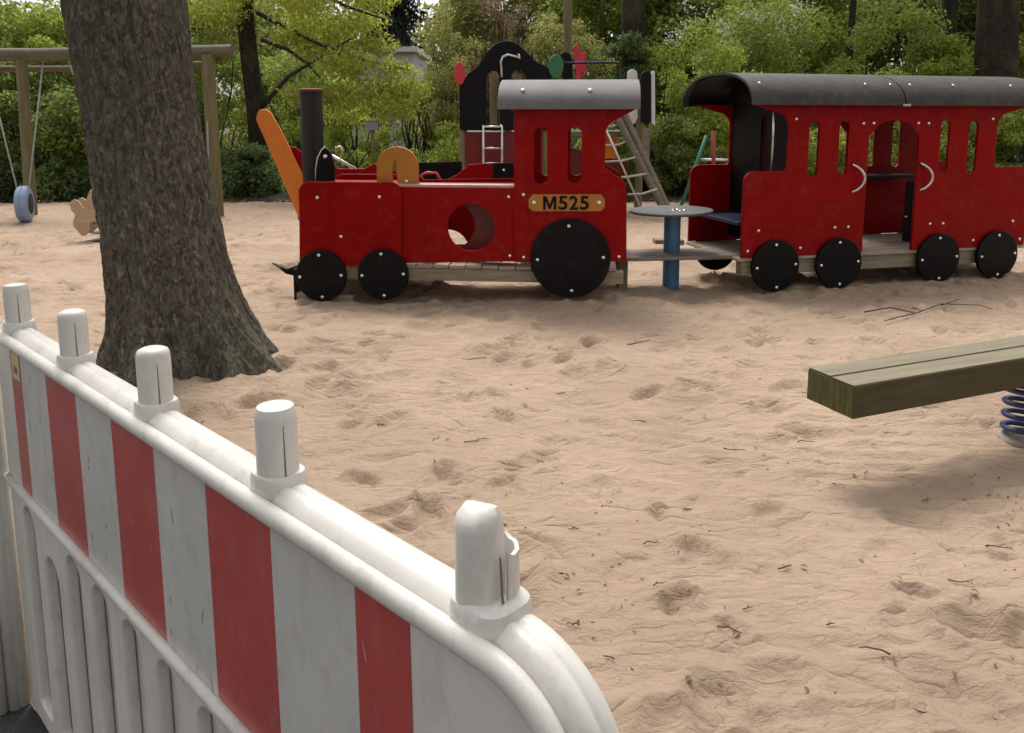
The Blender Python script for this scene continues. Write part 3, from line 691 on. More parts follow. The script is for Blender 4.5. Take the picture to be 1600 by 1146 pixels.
# floor, chassis
x = xl-.0
zfl = zb-.012
i = 0
for y_ in np.arange(.045, WW+.03, .118):
    MB().box(xl-.02, xr+.02, y_, min(y_+.112, WW+.05), zb-.03+rng.uniform(-.002, .002), zb-.004).build('floor_board', M['deck'], wag, bevel=.005)
zc = WF.p(1290, 424, .08)[1]
for y_ in (.075, WW-.12): MB().box(xl+.03, xr-.03, y_, y_+.1, zc, zb-.034).build('chassis_beam', M['timber_x'], wag, bevel=.006)
wr = None
for (u, v) in ((1213, 416.5), (1312, 412)):
    c = WF.p(u, v, 0); r_ = .2255
    for x_ in (c[0], mir(c[0])):
        wheel(wag, x_, c[1], r_, 0); wheel(wag, x_, c[1], r_, WW+.06, True)
bl = [(1244, 186), (1254, 187, 'skip'), (1185, 361), (1168, 393), (1304, 356), (1325, 355), (1349, 193), (1365, 192.5), (1250, 388)]
for q in bl:
    if len(q) > 2: continue
    c = WF.p(q[0], q[1], wy); bolt(wag, c[0], wy, c[1], .0155); bolt(wag, mir(c[0]), wy, c[1], .0155)
for (pts) in ([(1339, 258), (1344, 261.5), (1348.5, 266.5), (1351.5, 273), (1352.3, 279), (1351, 286), (1348, 292), (1343.5, 297.5), (1338, 301)], ):
    for mx_ in (0, 1):
        P = []
        for i, (u, v) in enumerate(pts):
            c = WF.p(u, v, -.02); P.append((c[0]+(WF.p(1446, 280, 0)[0]-WF.p(1340, 280, 0)[0])*mx_, wy-.008-.045*math.sin(math.pi*i/8), c[1]))
        MB().tube([(P[0][0], wy, P[0][2])]+P+[(P[-1][0], wy, P[-1][2])], .012, 10).build('door_handle', M['steel'], wag, True)
ca = WF.p(1335, 275, .78); cb = WF.p(1440, 275, .78)
MB().box(ca[0], cb[0], .78, WW+.035, ca[1]-.03, ca[1]).build('counter', M['darkblue'], wag, bevel=.008)
c = WF.p(1421, 339, .5); MB().tube([(c[0]-.05, .5, c[1]), (c[0]+.05, .5, c[1])], .012, 8).build('grab_bar', M['steel'], wag, True)
c1 = WF.p(1420, 300, .5); MB().box(c1[0], c1[0]+.03, .45, .55, zb, ca[1]-.035).build('counter_leg', M['black'], wag, bevel=.003)
zbn = WF.p(1110, 343, .5)[1]
for s_ in (0, 1):
    xa, xb = (xl+.03, xo+.01) if not s_ else (mir(xo)-.01, mir(xl)-.03)
    MB().box(xa, xb, wy+.12, wy+WW-.03, zbn-.02, zbn+.015).build('end_seat', M['darkblue'], wag, bevel=.012)
MB().tube([(xo-.12, wy+.05, zsh-.0), (xo-.12, wy+.05, zt)], .010, 8).build('corner_rod', M['steel'], wag, True)
# ------------------------------------------------------------------ coupling plank and table between the two
p0 = at(979, 404, 6.72); p1 = at(1166, 404, 6.86)
ang = math.atan2(p1[1]-p0[1], p1[0]-p0[0]); ln = math.hypot(p1[0]-p0[0], p1[1]-p0[1])
cpl = empty('coupling_plank', 'weathered grey plank bridging the gap between play locomotive and carriage', 'plank', (p0[0], p0[1], 0), ang)
cm = MB().box(-.05, ln-.04, -.04, .40, p0[2]-.022, p0[2]+.012).build('board', M['greywood'], cpl, bevel=.008)
for x_ in (-.02,): MB().box(x_, x_+.08, .16, .26, -.1, p0[2]-.023).build('support', M['timber'], cpl, bevel=.004)
tb = at(1053, 453, 6.83); tcx = at(1049, 329, 6.83)
tab = empty('play_table', 'round grey tabletop on a single blue post beside the carriage end', 'table', (tb[0]-.0, 6.98, 0))
ztab = at(1049, 329.5, 7.0)[2]
MB().lathe([(.02, ztab-.012), (.352, ztab-.012), (.362, ztab-.006), (.362, ztab+.006), (.355, ztab+.012), (.02, ztab+.012)], 56).build('tabletop', M['table'], tab, 'auto').rotation_euler = (0, R(-1.2), 0)
MB().lathe([(.072, -.1), (.072, ztab-.0), (.02, ztab-.0)], 28).build('post', M['blue'], tab, 'auto')
for a in range(4):
    o = bolt(tab, .03+.05*math.cos(a*1.57), -.10+.05*math.sin(a*1.57), ztab+.013, .013); o.rotation_euler = (R(-90), 0, 0)

# ------------------------------------------------------------------ balance beam on springs
bp0 = at(1336, 600, 2.955)
dirb = R(22.5)
bm = empty('spring_beam', 'thick mossy timber beam carried on dark blue coil springs at the right edge', 'balance beam', (bp0[0], bp0[1], 0), dirb)
zt_b = at(1336, 602, 2.955)[2]-.006; hb = .134
MB().box(0, 2.0, 0, .124, zt_b-hb, zt_b).build('plank', M['mossy'], bm, bevel=.007)
MB().box(0.003, 2.0, .126, .25, zt_b-hb+.001, zt_b+.001).build('plank', M['mossy'], bm, bevel=.007)
MB().box(-.0015, .001, .005, .245, zt_b-hb+.005, zt_b-.005).build('end_face', M['endgrain'], bm)
tq = MB().box(.0, 2.0, .006, .118, zt_b+.0002, zt_b+.0018); tq.box(.004, 2.0, .132, .244, zt_b+.0012, zt_b+.0026); tq.build('pale_top', M['beam_top'], bm)  # thin strips of paler timber laid on top of both planks
for x_ in (1.205, 1.75):
    pts = []; turns = 4.6; rs = .098
    for i in range(int(turns*24)+1):
        t = i/24; pts.append((x_+rs*math.cos(2*math.pi*t), .125+rs*math.sin(2*math.pi*t), .04+(zt_b-hb-.05)*t/turns))
    MB().tube(pts, .0125, 10).build('coil_spring', M['spring'], bm, True)
    MB().lathe([(.02, zt_b-hb-.012), (.12, zt_b-hb-.012), (.12, zt_b-hb-.001), (.02, zt_b-hb-.001)], 24, (x_, .125, 0)).build('spring_plate', M['spring'], bm, 'auto')
    fb = MB().lathe([(.12, -.1), (.115, .015), (.10, .03), (.02, .032)], 24, (x_, .125, 0)).build('footing', M['concrete'], bm, 'auto')

# ------------------------------------------------------------------ swing frame with tyre swings
sl = at(57, 333, 12.4); sr = at(345, 338, 12.2)
tl = at(36, 92, 12.4); tr_ = at(324, 80, 12.2)
sw = empty('swing_frame', 'weathered round timber swing frame behind the big tree', 'swing frame', (0, 0, 0))
def post(pa, pb, r_, name='post', parent=sw, m='post'): return MB().tube([pa, [(a+b_)/2 for a, b_ in zip(pa, pb)], pb], [r_, r_*.97, r_*.93], 18).build(name, M[m], parent, 'auto')
zbm = at(200, 87, 12.3)[2]
post((sl[0]-.05, 12.35, -.2), (tl[0], 12.35, tl[2]-.02), .085); post((sr[0]-.05, 12.2, -.2), (tr_[0], 12.2, tr_[2]-.05), .1)
b0_ = at(-260, 85, 12.5); b1_ = at(363, 79, 12.2); MB().tube([b0_, at(50, 86, 12.35), b1_], [.10, .098, .085], 18).build('top_beam', M['beam'], sw, 'auto')
MB().tube([at(-260, 108, 12.9), at(100, 108, 12.75), at(335, 100, 12.6)], .05, 14).build('rear_beam', M['beam'], sw, 'auto')
post((at(-250, 333, 12.6)[0], 12.5, -.2), (at(-250, 90, 12.5)[0], 12.5, tl[2]), .085)
def tyre_swing(label, u, v, Yt, ua, ub, rz, axis_tilt=0):
    c = at(u, v, Yt); t = empty('tyre_swing', label, 'tyre swing', tuple(c), rz, 'tyre swings')
    R0, W0 = .265, .088; prof = []
    for k in range(25):
        a = 2*math.pi*k/24; prof.append((R0-.085+.085*max(math.cos(a), -.9), W0*math.copysign(abs(math.sin(a))**.6, math.sin(a))))
    MB().lathe(prof, 40, axis='x').build('tyre', M['tyre'], t, True)
    MB().lathe([(.16, -.085), (.178, -.06), (.18, 0), (.178, .06), (.16, .085)], 32, axis='x').build('inner_tube', M['tyre_in'], t, True)
    inv = Matrix.Translation(c) @ Matrix.Rotation(rz, 4, 'Z'); inv.invert()
    for uu, dx in ((ua, -.09), (ub, .09)):
        top_ = inv @ Vector(at(uu, 98, 12.3)); 
        MB().tube([(dx*.8, 0, .2), tuple(Vector((dx*.8, 0, .2)).lerp(top_, .5)), tuple(top_)], .012, 6).build('rope', M['rope'], t, True)
    return t
tyre_swing('light blue tyre swing at the left edge of the photo', 38, 319, 11.6, -22, 67, R(18))
tyre_swing('tyre swing mostly hidden behind the big tree, one rope showing', 196, 322, 11.7, 107, 250, R(-60))
c = at(300, 305, 11.9)
fs = empty('flat_swing', 'flat swing seat hanging half hidden behind the big tree beside the right post', 'swing', tuple(c))
MB().box(-.23, .28, -.09, .09, -.02, .02).build('seat', M['black'], fs, bevel=.01)
for uu, dx in ((262, -.2), (322, .26)):
    tp = at(uu, 98, 12.3)-c; MB().tube([(dx, 0, .02), tuple(tp)], .011, 6).build('chain', M['rope'], fs, True)

# ------------------------------------------------------------------ spring rider behind the tree
RF = Frame(*at(120, 375, 9.4)[:2], 8)
rid = empty('spring_rider', 'plywood animal spring rider peeking out left of the big tree', 'spring rider', (RF.P[0], RF.P[1], 0), R(8))
zo = [(195, 420), (215, 360), (270, 330), (330, 360), (390, 430), (430, 500), (450, 420), (470, 320), (520, 190), (560, 155), (600, 250), (640, 420), (700, 560), (900, 600), (1200, 560), (1300, 640), (1220, 720), (900, 740), (660, 700), (520, 700), (530, 830), (440, 930), (380, 920), (300, 820), (250, 760), (245, 680), (265, 640), (285, 580), (220, 510)]
ro = RF.poly([(90+a/10.42, 280+b_/10.42, .03) for a, b_ in zo], 0)
panel('side_board', ro, [], 0, .03, M['ply'], rid, .004); panel('side_board', ro, [], .22, .03, M['ply'], rid, .004)
sx_ = RF.p(150, 345, .1); xa = RF.p(128, 340, 0)[0]
MB().box(xa, xa+.5, .032, .218, sx_[1]+.0, sx_[1]+.03).build('seat', M['ply'], rid, bevel=.008)
MB().box(xa, xa+.36, .04, .21, .31, .34).build('base_board', M['ply'], rid)
pts = []; xcn = RF.p(158, 360, .1)[0]
for i in range(4*20+1):
    t = i/20; pts.append((xcn+.1*math.cos(2*math.pi*t), .125+.1*math.sin(2*math.pi*t), -.02+.085*t))
MB().tube(pts, .015, 8).build('coil_spring', M['rope'], rid, True)
MB().lathe([(.2, -.05), (.2, .012), (.02, .014)], 24, (xcn, .125, 0)).build('ground_plate', M['black'], rid, 'auto')

# ------------------------------------------------------------------ play vehicle standing behind the locomotive
VF = Frame(*at(560, 330, 8.6)[:2], 4)
veh = empty('play_digger', 'red play vehicle with a tall orange arm standing behind the locomotive', 'play vehicle', (VF.P[0], VF.P[1], 0), R(4))
arm = VF.poly([(401, 186, .09), (406, 170, .09), (421, 172, .09), (438, 200), (487, 300), (500, 345, .05), (472, 350, .05)], 0)
panel('orange_arm', arm, [], -.04, .05, M['orange'], veh, .006, 8)
red = VF.poly([(466, 345), (452, 262), (441, 226, .01), (462, 231, .1), (480, 244), (515, 249, .05), (527, 264, .04), (570, 264, .05), (585, 256, .1), (606, 258), (640, 284, .05), (690, 286, .06), (716, 272, .1), (734, 257, .05), (776, 255), (778, 345)], .02)
panel('side_board', red, [], .02, .03, M['red'], veh, .005)
panel('far_board', VF.poly([(560, 345), (655, 254), (722, 253), (722, 345)], .7), [], .7, .03, M['black'], veh, .004)
panel('rear_board', VF.poly([(770, 345), (770, 255), (806, 255), (806, 345)], .0), [], -.0, .018, M['black'], veh, .003)
c = VF.p(787, 266, 0); bolt(veh, c[0], 0, c[1], .016)
for u_ in (520, 600, 770):
    pq = VF.p(u_, 340, .3); MB().box(pq[0], pq[0]+.08, .1, .18, -.1, pq[1]+.1).build('support', M['timber'], veh, bevel=.004)
c0_ = VF.p(514, 241, .3); c1_ = VF.p(562, 268, .3); MB().tube([(c0_[0], .3, c0_[1]), (c1_[0], .3, c1_[1])], .018, 10).build('steel_lever', M['steel'], veh, True)
hk = VF.poly([(532, 246), (536, 235), (531, 229), (525, 231), (525, 238)], .3); MB().tube([(q[0], .3, q[1]) for q in hk], .011, 8).build('lever_hook', M['steel'], veh, True)
hl = VF.poly([(655, 288), (660, 273), (668, 270), (682, 271), (692, 288)], -.03); MB().tube([(q[0], -.03, q[1]) for q in hl], .016, 10).build('red_handle', M['discred'], veh, True)

# ------------------------------------------------------------------ play tower far behind
TF = Frame(*at(870, 330, 12.2)[:2], 10)
tow = empty('play_tower', 'black and red climbing tower with rope net behind the locomotive cab', 'play tower', (TF.P[0], TF.P[1], 0), R(10))
def z2(L_): return [(700+q[0]/4.094, 60+q[1]/4.094)+tuple(q[2:]) for q in L_]
o_ = TF.poly(z2([(75, 590, .04), (75, 300, .1), (130, 225, .1), (190, 180, .15), (250, 85, .2), (310, 32, .2), (370, 12, .2), (440, 32, .2), (505, 90, .2), (570, 155, .2), (660, 195, .1), (665, 590), (480, 590), (480, 400), (250, 400), (245, 590, .03)]), 0)
h1_ = TF.poly(z2([(245, 396), (245, 270, .1), (262, 215, .12), (300, 205, .12), (328, 225, .1), (335, 396)]), 0); h2_ = TF.poly(z2([(405, 396), (405, 240, .1), (430, 202, .1), (475, 202, .1), (500, 240, .1), (500, 396)]), 0)
fp = panel('front_panel', TF.poly(z2([(75, 590, .04), (75, 300, .1), (130, 225, .1), (190, 180, .15), (250, 85, .2), (310, 32, .2), (370, 12, .2), (440, 32, .2), (505, 90, .2), (570, 155, .2), (660, 195, .1), (665, 590, .02)]), 0),
      [TF.poly(z2([(245, 548, .02), (245, 270, .1), (262, 215, .12), (300, 205, .12), (328, 225, .1), (335, 548, .02)]), 0), TF.poly(z2([(405, 450, .05), (405, 240, .1), (430, 202, .1), (475, 202, .1), (500, 240, .1), (500, 450, .05)]), 0)], 0, .04, M['black'], tow, .006)
panel('lower_panel', TF.poly(z2([(110, 900), (110, 602), (640, 602), (640, 900)]), .05), [], .05, .03, M['dark_red'], tow, .004)
def tpost(zu, zv, off, r_=.06, extra=0, name='post'):
    q = TF.p(*z2([(zu, zv)])[0], off); MB().tube([(q[0], off, -.2), (q[0], off, q[1]+extra)], r_, 16).build(name, M['post'], tow, 'auto')
tpost(98, 560, .12); tpost(382, 300, .12); tpost(290, 230, 1.1); tpost(450, 230, 1.1); tpost(1230, 420, .2); tpost(620, 300, .1)
q = TF.p(887, 60, .9); MB().tube([(q[0], .9, -.2), (q[0], .9, 4.6)], .07, 16).build('tall_post', M['post'], tow, 'auto')
dp = TF.p(*z2([(300, 590)])[0], 0)[1]; xa = TF.p(*z2([(85, 590)])[0], 0)[0]; xb = TF.p(*z2([(1250, 590)])[0], 0)[0]
MB().box(xa+.12, xb, .09, 1.2, dp-.1, dp-.02).build('platform', M['beam'], tow, bevel=.005)
for (zu, zv, ru, rv, m, off, nm) in ((75, 225, 36, 70, 'discred', -.05, 'red_disc'), (692, 180, 50, 74, 'green', -.05, 'green_disc')):
    q = TF.p(*z2([(zu, zv)])[0], off); ry = rv/4.094*12/1250
    MB().lathe([(.02, 0), (ry-.008, 0), (ry, .008), (ry, .03), (.02, .03)], 32, (q[0], off, q[1]), 'y', sx=ru/rv*1.0).build(nm, M[m], tow, 'auto')
panel('rounded_board', TF.poly(z2([(742, 300), (715, 110, .05), (745, 82, .1), (790, 105, .1), (803, 300)]), .1), [], .1, .03, M['black'], tow, .004)
fl = TF.poly(z2([(820, 300), (815, 180), (800, 60, .06), (825, 30, .06), (845, 60, .04), (852, 105, .02), (868, 85, .04), (890, 90, .04), (880, 130, .05), (862, 158, .02), (890, 190, .05), (895, 225, .05), (870, 235, .05), (850, 200, .02), (852, 300)]), .2)
panel('red_flower', fl, [], .2, .03, M['discred'], tow, .004)
rr = [TF.p(*z2([q_])[0], -.02) for q_ in ((740, 158), (1085, 157), (1090, 330))]
MB().tube([(a, -.02, b_) for a, b_ in rr], .018, 8).build('blue_rail', M['darkblue'], tow, True)
panel('white_board', TF.poly(z2([(1135, 500), (1150, 215, .06), (1180, 192, .08), (1212, 215, .06), (1215, 510, .04), (1190, 556, .05), (1150, 540, .05)]), .15), [], .15, .03, M['whiteboard'], tow, .004)
panel('black_post_board', TF.poly(z2([(1238, 540, .03), (1240, 225, .06), (1272, 203, .08), (1300, 225, .06), (1300, 545, .03)]), .05), [], .05, .05, M['black'], tow, .004)
panel('pale_edge_board', TF.poly(z2([(1302, 540), (1300, 215, .02), (1324, 205, .02), (1326, 560)]), .1), [], .1, .03, M['whiteboard'], tow, .004)
# steel ladder
for zu in (226, 345):
    a = TF.p(*z2([(zu, 560)])[0], -.12); b_ = TF.p(*z2([(zu, 900)])[0], -.12); MB().tube([(a[0], .0, a[1]), (a[0], -.12, a[1]), (b_[0], -.14, b_[1])], .02, 8).build('ladder_rail', M['steel'], tow, True)
for zv in (566, 704, 800):
    a = TF.p(*z2([(226, zv)])[0], -.12); b_ = TF.p(*z2([(345, zv)])[0], -.12); MB().tube([(a[0], -.12, a[1]), (b_[0], -.12, b_[1])], .018, 8).build('rung', M['steel'], tow, True)
hb_ = [TF.p(*z2([q_])[0], -.06) for q_ in ((345, 250), (338, 150), (350, 120), (380, 105), (435, 118), (460, 130), (450, 100))]
MB().tube([(a, -.06, b_) for a, b_ in hb_], .018, 8).build('steel_handle', M['steel'], tow, True)
# climbing net: two leaning timbers and ropes
def tq_(zu, zv, off): q = TF.p(*z2([(zu, zv)])[0], off); return (q[0], off, q[1])
for d_ in (0, 55): MB().tube([tq_(1075+d_, 490, .05), tq_(1375+d_*.5, 1085, -.8)], .055, 12).build('leaning_timber', M['beam'], tow, 'auto')
MB().tube([tq_(1000, 560, .0), tq_(1240, 1100, -.85)], .016, 6).build('net_rope', M['netrope'], tow, True)
for i, (zu, zv, zw, zx) in enumerate(((1010, 560, 1090, 550), (1010, 685, 1160, 655), (1000, 790, 1225, 755), (1010, 885, 1270, 868), (1150, 1000, 1340, 965))):
    f_ = i/4.; o1 = -.75*f_; a = tq_(zu, zv, o1); b_ = tq_(zw, zx, o1); m_ = [(p_+q_)/2 for p_, q_ in zip(a, b_)]; m_[2] -= .03
    MB().tube([a, m_, b_], .017, 6).build('net_rope', M['netrope'], tow, True)
panel('orange_panel', TF.poly(z2([(1000, 770), (1000, 610), (1080, 620), (1080, 770)]), .4), [], .4, .03, M['orange'], tow, .004)
panel('back_panel', TF.poly(z2([(780, 900), (780, 700), (1150, 790), (1150, 900)]), .5), [], .5, .03, M['dark_red'], tow, .004)
panel('far_panel', TF.poly(z2([(1190, 800), (1190, 575), (1290, 575), (1290, 800)]), .8), [], .8, .03, M['greywood'], tow, .004)
# distant A-frame climbing bars seen past the carriage
ab = at(1105, 320, 13.2)
af = empty('climbing_bars', 'green painted climbing bars far beyond the carriage end', 'climbing frame', (ab[0], 13.2, 0))
gp = mat('green_metal', (.02, .17, .12), .4); rp = mat('red_metal', (.25, .02, .02), .5)
MB().tube([tuple(at(1083, 270, 13.2)-np.array([ab[0], 13.2, 0])-np.array([.18, 0, .55])), tuple(at(1104, 212, 13.2)-np.array([ab[0], 13.2, 0]))], .03, 10).build('leaning_bar', gp, af, True)
MB().tube([tuple(at(1094, 250, 13.2)-np.array([ab[0], 13.2, 0])), tuple(at(1150, 250, 13.2)-np.array([ab[0], 13.2, 0]))], .025, 8).build('cross_bar', M['steel'], af, True)
for u in (1114, 1150): MB().tube([tuple(at(u, 330, 13.2)-np.array([ab[0], 13.2, .05])), tuple(at(u+1, 205, 13.2)-np.array([ab[0], 13.2, 0]))], .04, 10).build('red_post', rp, af, True)
tr0 = at(1035, 364, 9.6); tag(MB().box(-.1, .25, -.1, .1, -.06, .03, Matrix.Translation((tr0[0], tr0[1], 0))).build('timber_block', M['timber'], None, bevel=.01), 'small timber block lying in the sand behind the table', 'timber block')

# ------------------------------------------------------------------ plants
def leaves(name, lumps, n, size, mat_, parent, up=.3, shell=.45, lw=.5, droop=0, tb=None):
    lumps = np.array(lumps, float); wgt = (lumps[:, 3]*lumps[:, 4]*lumps[:, 5])**.67; k = rng.choice(len(lumps), n, p=wgt/wgt.sum())
    d = rng.normal(size=(n, 3)); d /= np.linalg.norm(d, axis=1)[:, None]
    rad = shell+(1.08-shell)*rng.random(n)**.6
    P = lumps[k, :3]+d*lumps[k, 3:6]*rad[:, None]
    nrm = rng.normal(size=(n, 3))*.8+d*.6+np.array([0, 0, up]); nrm /= np.linalg.norm(nrm, axis=1)[:, None]
    t = rng.normal(size=(n, 3)); t -= nrm*(t*nrm).sum(1)[:, None]; t[:, 2] -= droop; t /= np.linalg.norm(t, axis=1)[:, None]
    bt = np.cross(nrm, t); L_ = size*rng.uniform(.6, 1.35, n)[:, None]
    v0 = P; v1 = P+t*L_*.45+bt*L_*lw*.5+nrm*L_*.08; v2 = P+t*L_; v3 = P+t*L_*.45-bt*L_*lw*.5+nrm*L_*.08
    co = np.stack([v0, v1, v2, v3], 1).reshape(-1, 3); f = np.arange(4*n).reshape(n, 4)
    o = np_mesh(name, co, f, mat_, False, parent)
    lt = rng.random(len(lumps))
    tone = np.clip(.5*rng.random(n)+.5*lt[k]+.0, 0, 1)
    at_ = o.data.attributes.new('tone', 'FLOAT', 'POINT'); at_.data.foreach_set('value', np.repeat(tone, 4).astype(np.float32))
    return o
def crown_lumps(cx, cy, cz, rx, ry, rz, n, ls=.34, topbias=0):
    out = []
    while len(out) < n:
        q = rng.uniform(-1, 1, 3)
        if (q**2).sum() > 1 : continue
        s = ls*rng.uniform(.55, 1.25); m = min(rx, rz)
        out.append((cx+q[0]*rx*.9, cy+q[1]*ry*.9, cz+q[2]*rz*.9, s*m*rng.uniform(.9, 1.5), s*m*1.1, s*m*rng.uniform(.6, 1)))
    return out
def twigs(name, base, lumps, n, mat_, parent, r0=.012):
    m = MB(); lumps = np.array(lumps)
    for i in range(n):
        l_ = lumps[rng.integers(len(lumps))]; tip = l_[:3]+rng.normal(size=3)*l_[3:6]*.7
        b_ = np.array(base)+np.array([rng.normal()*.15, rng.normal()*.15, 0]); mid = b_*.45+tip*.55+np.array([rng.normal()*.15, rng.normal()*.15, .15])
        m.tube([tuple(b_), tuple(mid), tuple(tip)], [r0*1.3, r0, r0*.3], 4, False)
    return m.build(name, mat_, parent)
def shrub(name, label, cat, u, Y, hw, vtop, kind, n, size=.075, nl=34, ls=.30, zbase=None, shell=.3, group='shrubs beyond the sand', ntw=26, vbot=None, tw='branch', ry=None):
    x = at(u, 300, Y)[0]; zt = at(u, vtop, Y)[2]; rx = hw*Y/F; z0 = .0 if vbot is None else at(u, vbot, Y)[2]
    r = empty(name, label, cat, (x, Y, 0), 0, group)
    h = (zt-z0)/2
    lm = crown_lumps(0, 0, z0+h, rx, ry or min(rx, 1.3), h, nl, ls)
    if vbot is None:
        for i in range(6): lm.append((rng.uniform(-.8, .8)*rx, rng.uniform(-.8, .3)*min(rx, 1), .25, rx*.25, .35, .35))
    leaves('foliage', lm, int(n*1.7), size, LM[kind], r, shell=shell)
    if ntw: twigs('stems', (0, 0, -.1), lm, ntw, M[tw], r, .014)
    return r, lm
def trunk(parent, x, y, r_, h, lean=0, mat_='farbark', name='trunk', seg=20, rows=26):
    m = MB(); pts = []; rs = []
    for i in range(rows):
        t = i/(rows-1); z = -.15+t*h
        pts.append((x+lean*t*h+.04*math.sin(z*1.3+x), y+.03*math.sin(z*1.7), z)); rs.append(r_*(1+.5*math.exp(-max(z, 0)*4))*(1-.35*t))
    m.tube(pts, rs, seg); o = m.build(name, M[mat_], parent, True); return pts
# row directly behind the sand
shrub('shrub', 'bright green leafy shrub rising above the swing beam at the left edge', 'shrub', 40, 16.5, 130, 8, 'fresh', 15000, .10, 40, vbot=200)
shrub('shrub', 'dark green shrub under the swing beam left of the big tree', 'shrub', 60, 15.6, 120, 95, 'dark', 9000, .09, 34)
shrub('shrub', 'dark leafy shrub behind the big tree trunk', 'shrub', 215, 15.6, 110, 80, 'dark', 9000, .09, 34)
shrub('shrub', 'mid green shrub between the swing post and the slim dark trunk', 'shrub', 335, 16.2, 75, -40, 'mid', 8000, .09, 34)
shrub('ivy_bush', 'low glossy ivy bush at the foot of the slim dark trunk', 'bush', 395, 15.2, 75, 225, 'ivy', 5200, .085, 24, group='low bushes along the sand edge')
def bush_row():
    shrub('low_bush', 'low dark bush along the sand edge behind the blue tyre swing', 'bush', 60, 15.0, 110, 235, 'ivy', 4800, .085, 24, group='low bushes along the sand edge')
    shrub('low_bush', 'low dark bush along the sand edge behind the big tree', 'bush', 240, 15.0, 90, 240, 'ivy', 4200, .085, 24, group='low bushes along the sand edge')
    shrub('low_bush', 'low green bush right behind the ochre arch of the locomotive', 'bush', 560, 15.6, 110, 196, 'fresh', 9000, .06, 30, group='low bushes along the sand edge')
    shrub('low_bush', 'low bright green bush left of the black tower panel', 'bush', 705, 15.8, 95, 190, 'fresh', 8000, .06, 30, group='low bushes along the sand edge')
    shrub('low_bush', 'low dark bush between the tower net and the carriage', 'bush', 1060, 15.0, 75, 185, 'dark', 6000, .08, 26, group='low bushes along the sand edge')
    shrub('low_bush', 'dark bush seen through the carriage windows on the left', 'bush', 1260, 15.2, 120, 175, 'mid', 7500, .08, 30, group='low bushes along the sand edge')
    shrub('low_bush', 'dark bush seen through the carriage windows on the right', 'bush', 1455, 15.2, 100, 175, 'mid', 7000, .08, 30, group='low bushes along the sand edge')
    shrub('low_bush', 'bright green bush in the open right end of the carriage', 'bush', 1600, 15.4, 90, 168, 'fresh', 8000, .065, 30, group='low bushes along the sand edge')
    shrub('low_bush', 'dark bush behind the play tower', 'bush', 900, 15.3, 110, 170, 'dark', 7000, .08, 28, group='low bushes along the sand edge')
bush_row()
# slim tree with drooping green branches
tx = at(405, 300, 15.8)[0]
bt = empty('tree', 'slim dark trunked tree with light green drooping branches left of the chimney', 'tree', (tx, 15.8, 0), 0, 'trees beyond the sand')
trunk(bt, 0, 0, .19, 7.5, -.018)
def px(u, v, Y): q = at(u, v, Y); return (q[0]-tx, q[1]-15.8, q[2])
lim = MB()
for P in ([(402, 20, 15.8), (440, 40, 15.7), (500, 70, 15.5), (560, 92, 15.4), (640, 110, 15.3)], [(410, 62, 15.8), (450, 78, 15.6), (480, 100, 15.5), (500, 122, 15.4)], [(412, 165, 15.8), (450, 120, 15.6), (490, 96, 15.5), (550, 60, 15.4)],
          [(408, -40, 15.8), (470, -30, 15.6), (540, 10, 15.5), (600, 30, 15.3)], [(400, 60, 15.8), (360, 30, 15.7), (320, 10, 15.6)], [(407, -120, 15.8), (440, -180, 15.7), (520, -220, 15.5)], [(404, -120, 15.8), (340, -190, 15.9), (270, -200, 16)]):
    lim.tube([px(*q) for q in P], list(np.linspace(.05, .016, len(P))), 7)
lim.build('limbs', M['branch'], bt, True)
lm = []
for (u, v, s) in ((470, 30, .42), (520, 50, .5), (560, 30, .45), (585, 70, .38), (490, 85, .38), (540, 100, .45), (450, 55, .3), (610, 105, .32), (600, 135, .4), (555, 150, .45), (505, 150, .4), (640, 140, .35), (470, 150, .33), (470, 0, .5), (540, -20, .5), (590, 0, .3), (330, 20, .5), (370, 0, .4), (440, -60, .6), (360, -80, .7), (520, -90, .7), (540, 178, .35), (620, 170, .35)):
    q = px(u, v, 15.5+rng.uniform(-.5, .5)); lm.append((*q, s*1.3, s*1.2, s*.62))
leaves('crown', lm, 19000, .085, LM['lime'], bt, shell=.15, droop=.3)
shrub('shrub', 'light green understory shrub directly behind the locomotive bonnet', 'shrub', 555, 18.2, 120, 98, 'fresh', 9000, .075, 44, .27)
shrub('shrub', 'light green shrub behind the chimney', 'shrub', 470, 18.6, 80, 60, 'mid', 7000, .08, 40, .27)
# shrubs centre and right
shrub('shrub', 'olive green feathery shrub between the slim tree and the bare brown shrub', 'shrub', 700, 17.2, 62, 2, 'olive', 10000, .055, 44, .26, ntw=60, tw='twig')
shrub('shrub', 'yellow green shrub tips at the right side of the dark conifer', 'shrub', 655, 17.6, 42, 70, 'lime', 5000, .06, 30, .3)
shrub('bare_shrub', 'brown nearly bare shrub behind the black tower arch', 'shrub', 790, 17.0, 58, -50, 'brown', 9000, .035, 44, .26, ntw=220, tw='twig')
shrub('shrub', 'yellow green shrub either side of the tall tower post', 'shrub', 885, 17.2, 66, -40, 'olive', 9500, .075, 40, .28)
shrub('ivy_bush', 'dark ivy climbing the trunk right of the red flower', 'bush', 975, 16.2, 42, 5, 'ivy', 5200, .10, 30, .34, group='shrubs beyond the sand')
shrub('shrub', 'large bright green shrub between the tower and the carriage roof', 'shrub', 1095, 16.0, 92, 32, 'fresh', 14000, .075, 44, .28)
shrub('blossom_shrub', 'green shrub with pale blossom above the left end of the carriage roof', 'shrub', 1190, 18.2, 120, -20, 'mid', 14000, .085, 44, .26)
shrub('shrub', 'mid green shrub above the middle of the carriage roof', 'shrub', 1375, 17.4, 90, -20, 'mid', 12000, .085, 44, .28)
shrub('shrub', 'fresh green shrub left of the thick right trunk', 'shrub', 1450, 16.6, 62, 40, 'fresh', 8000, .08, 34, .3)
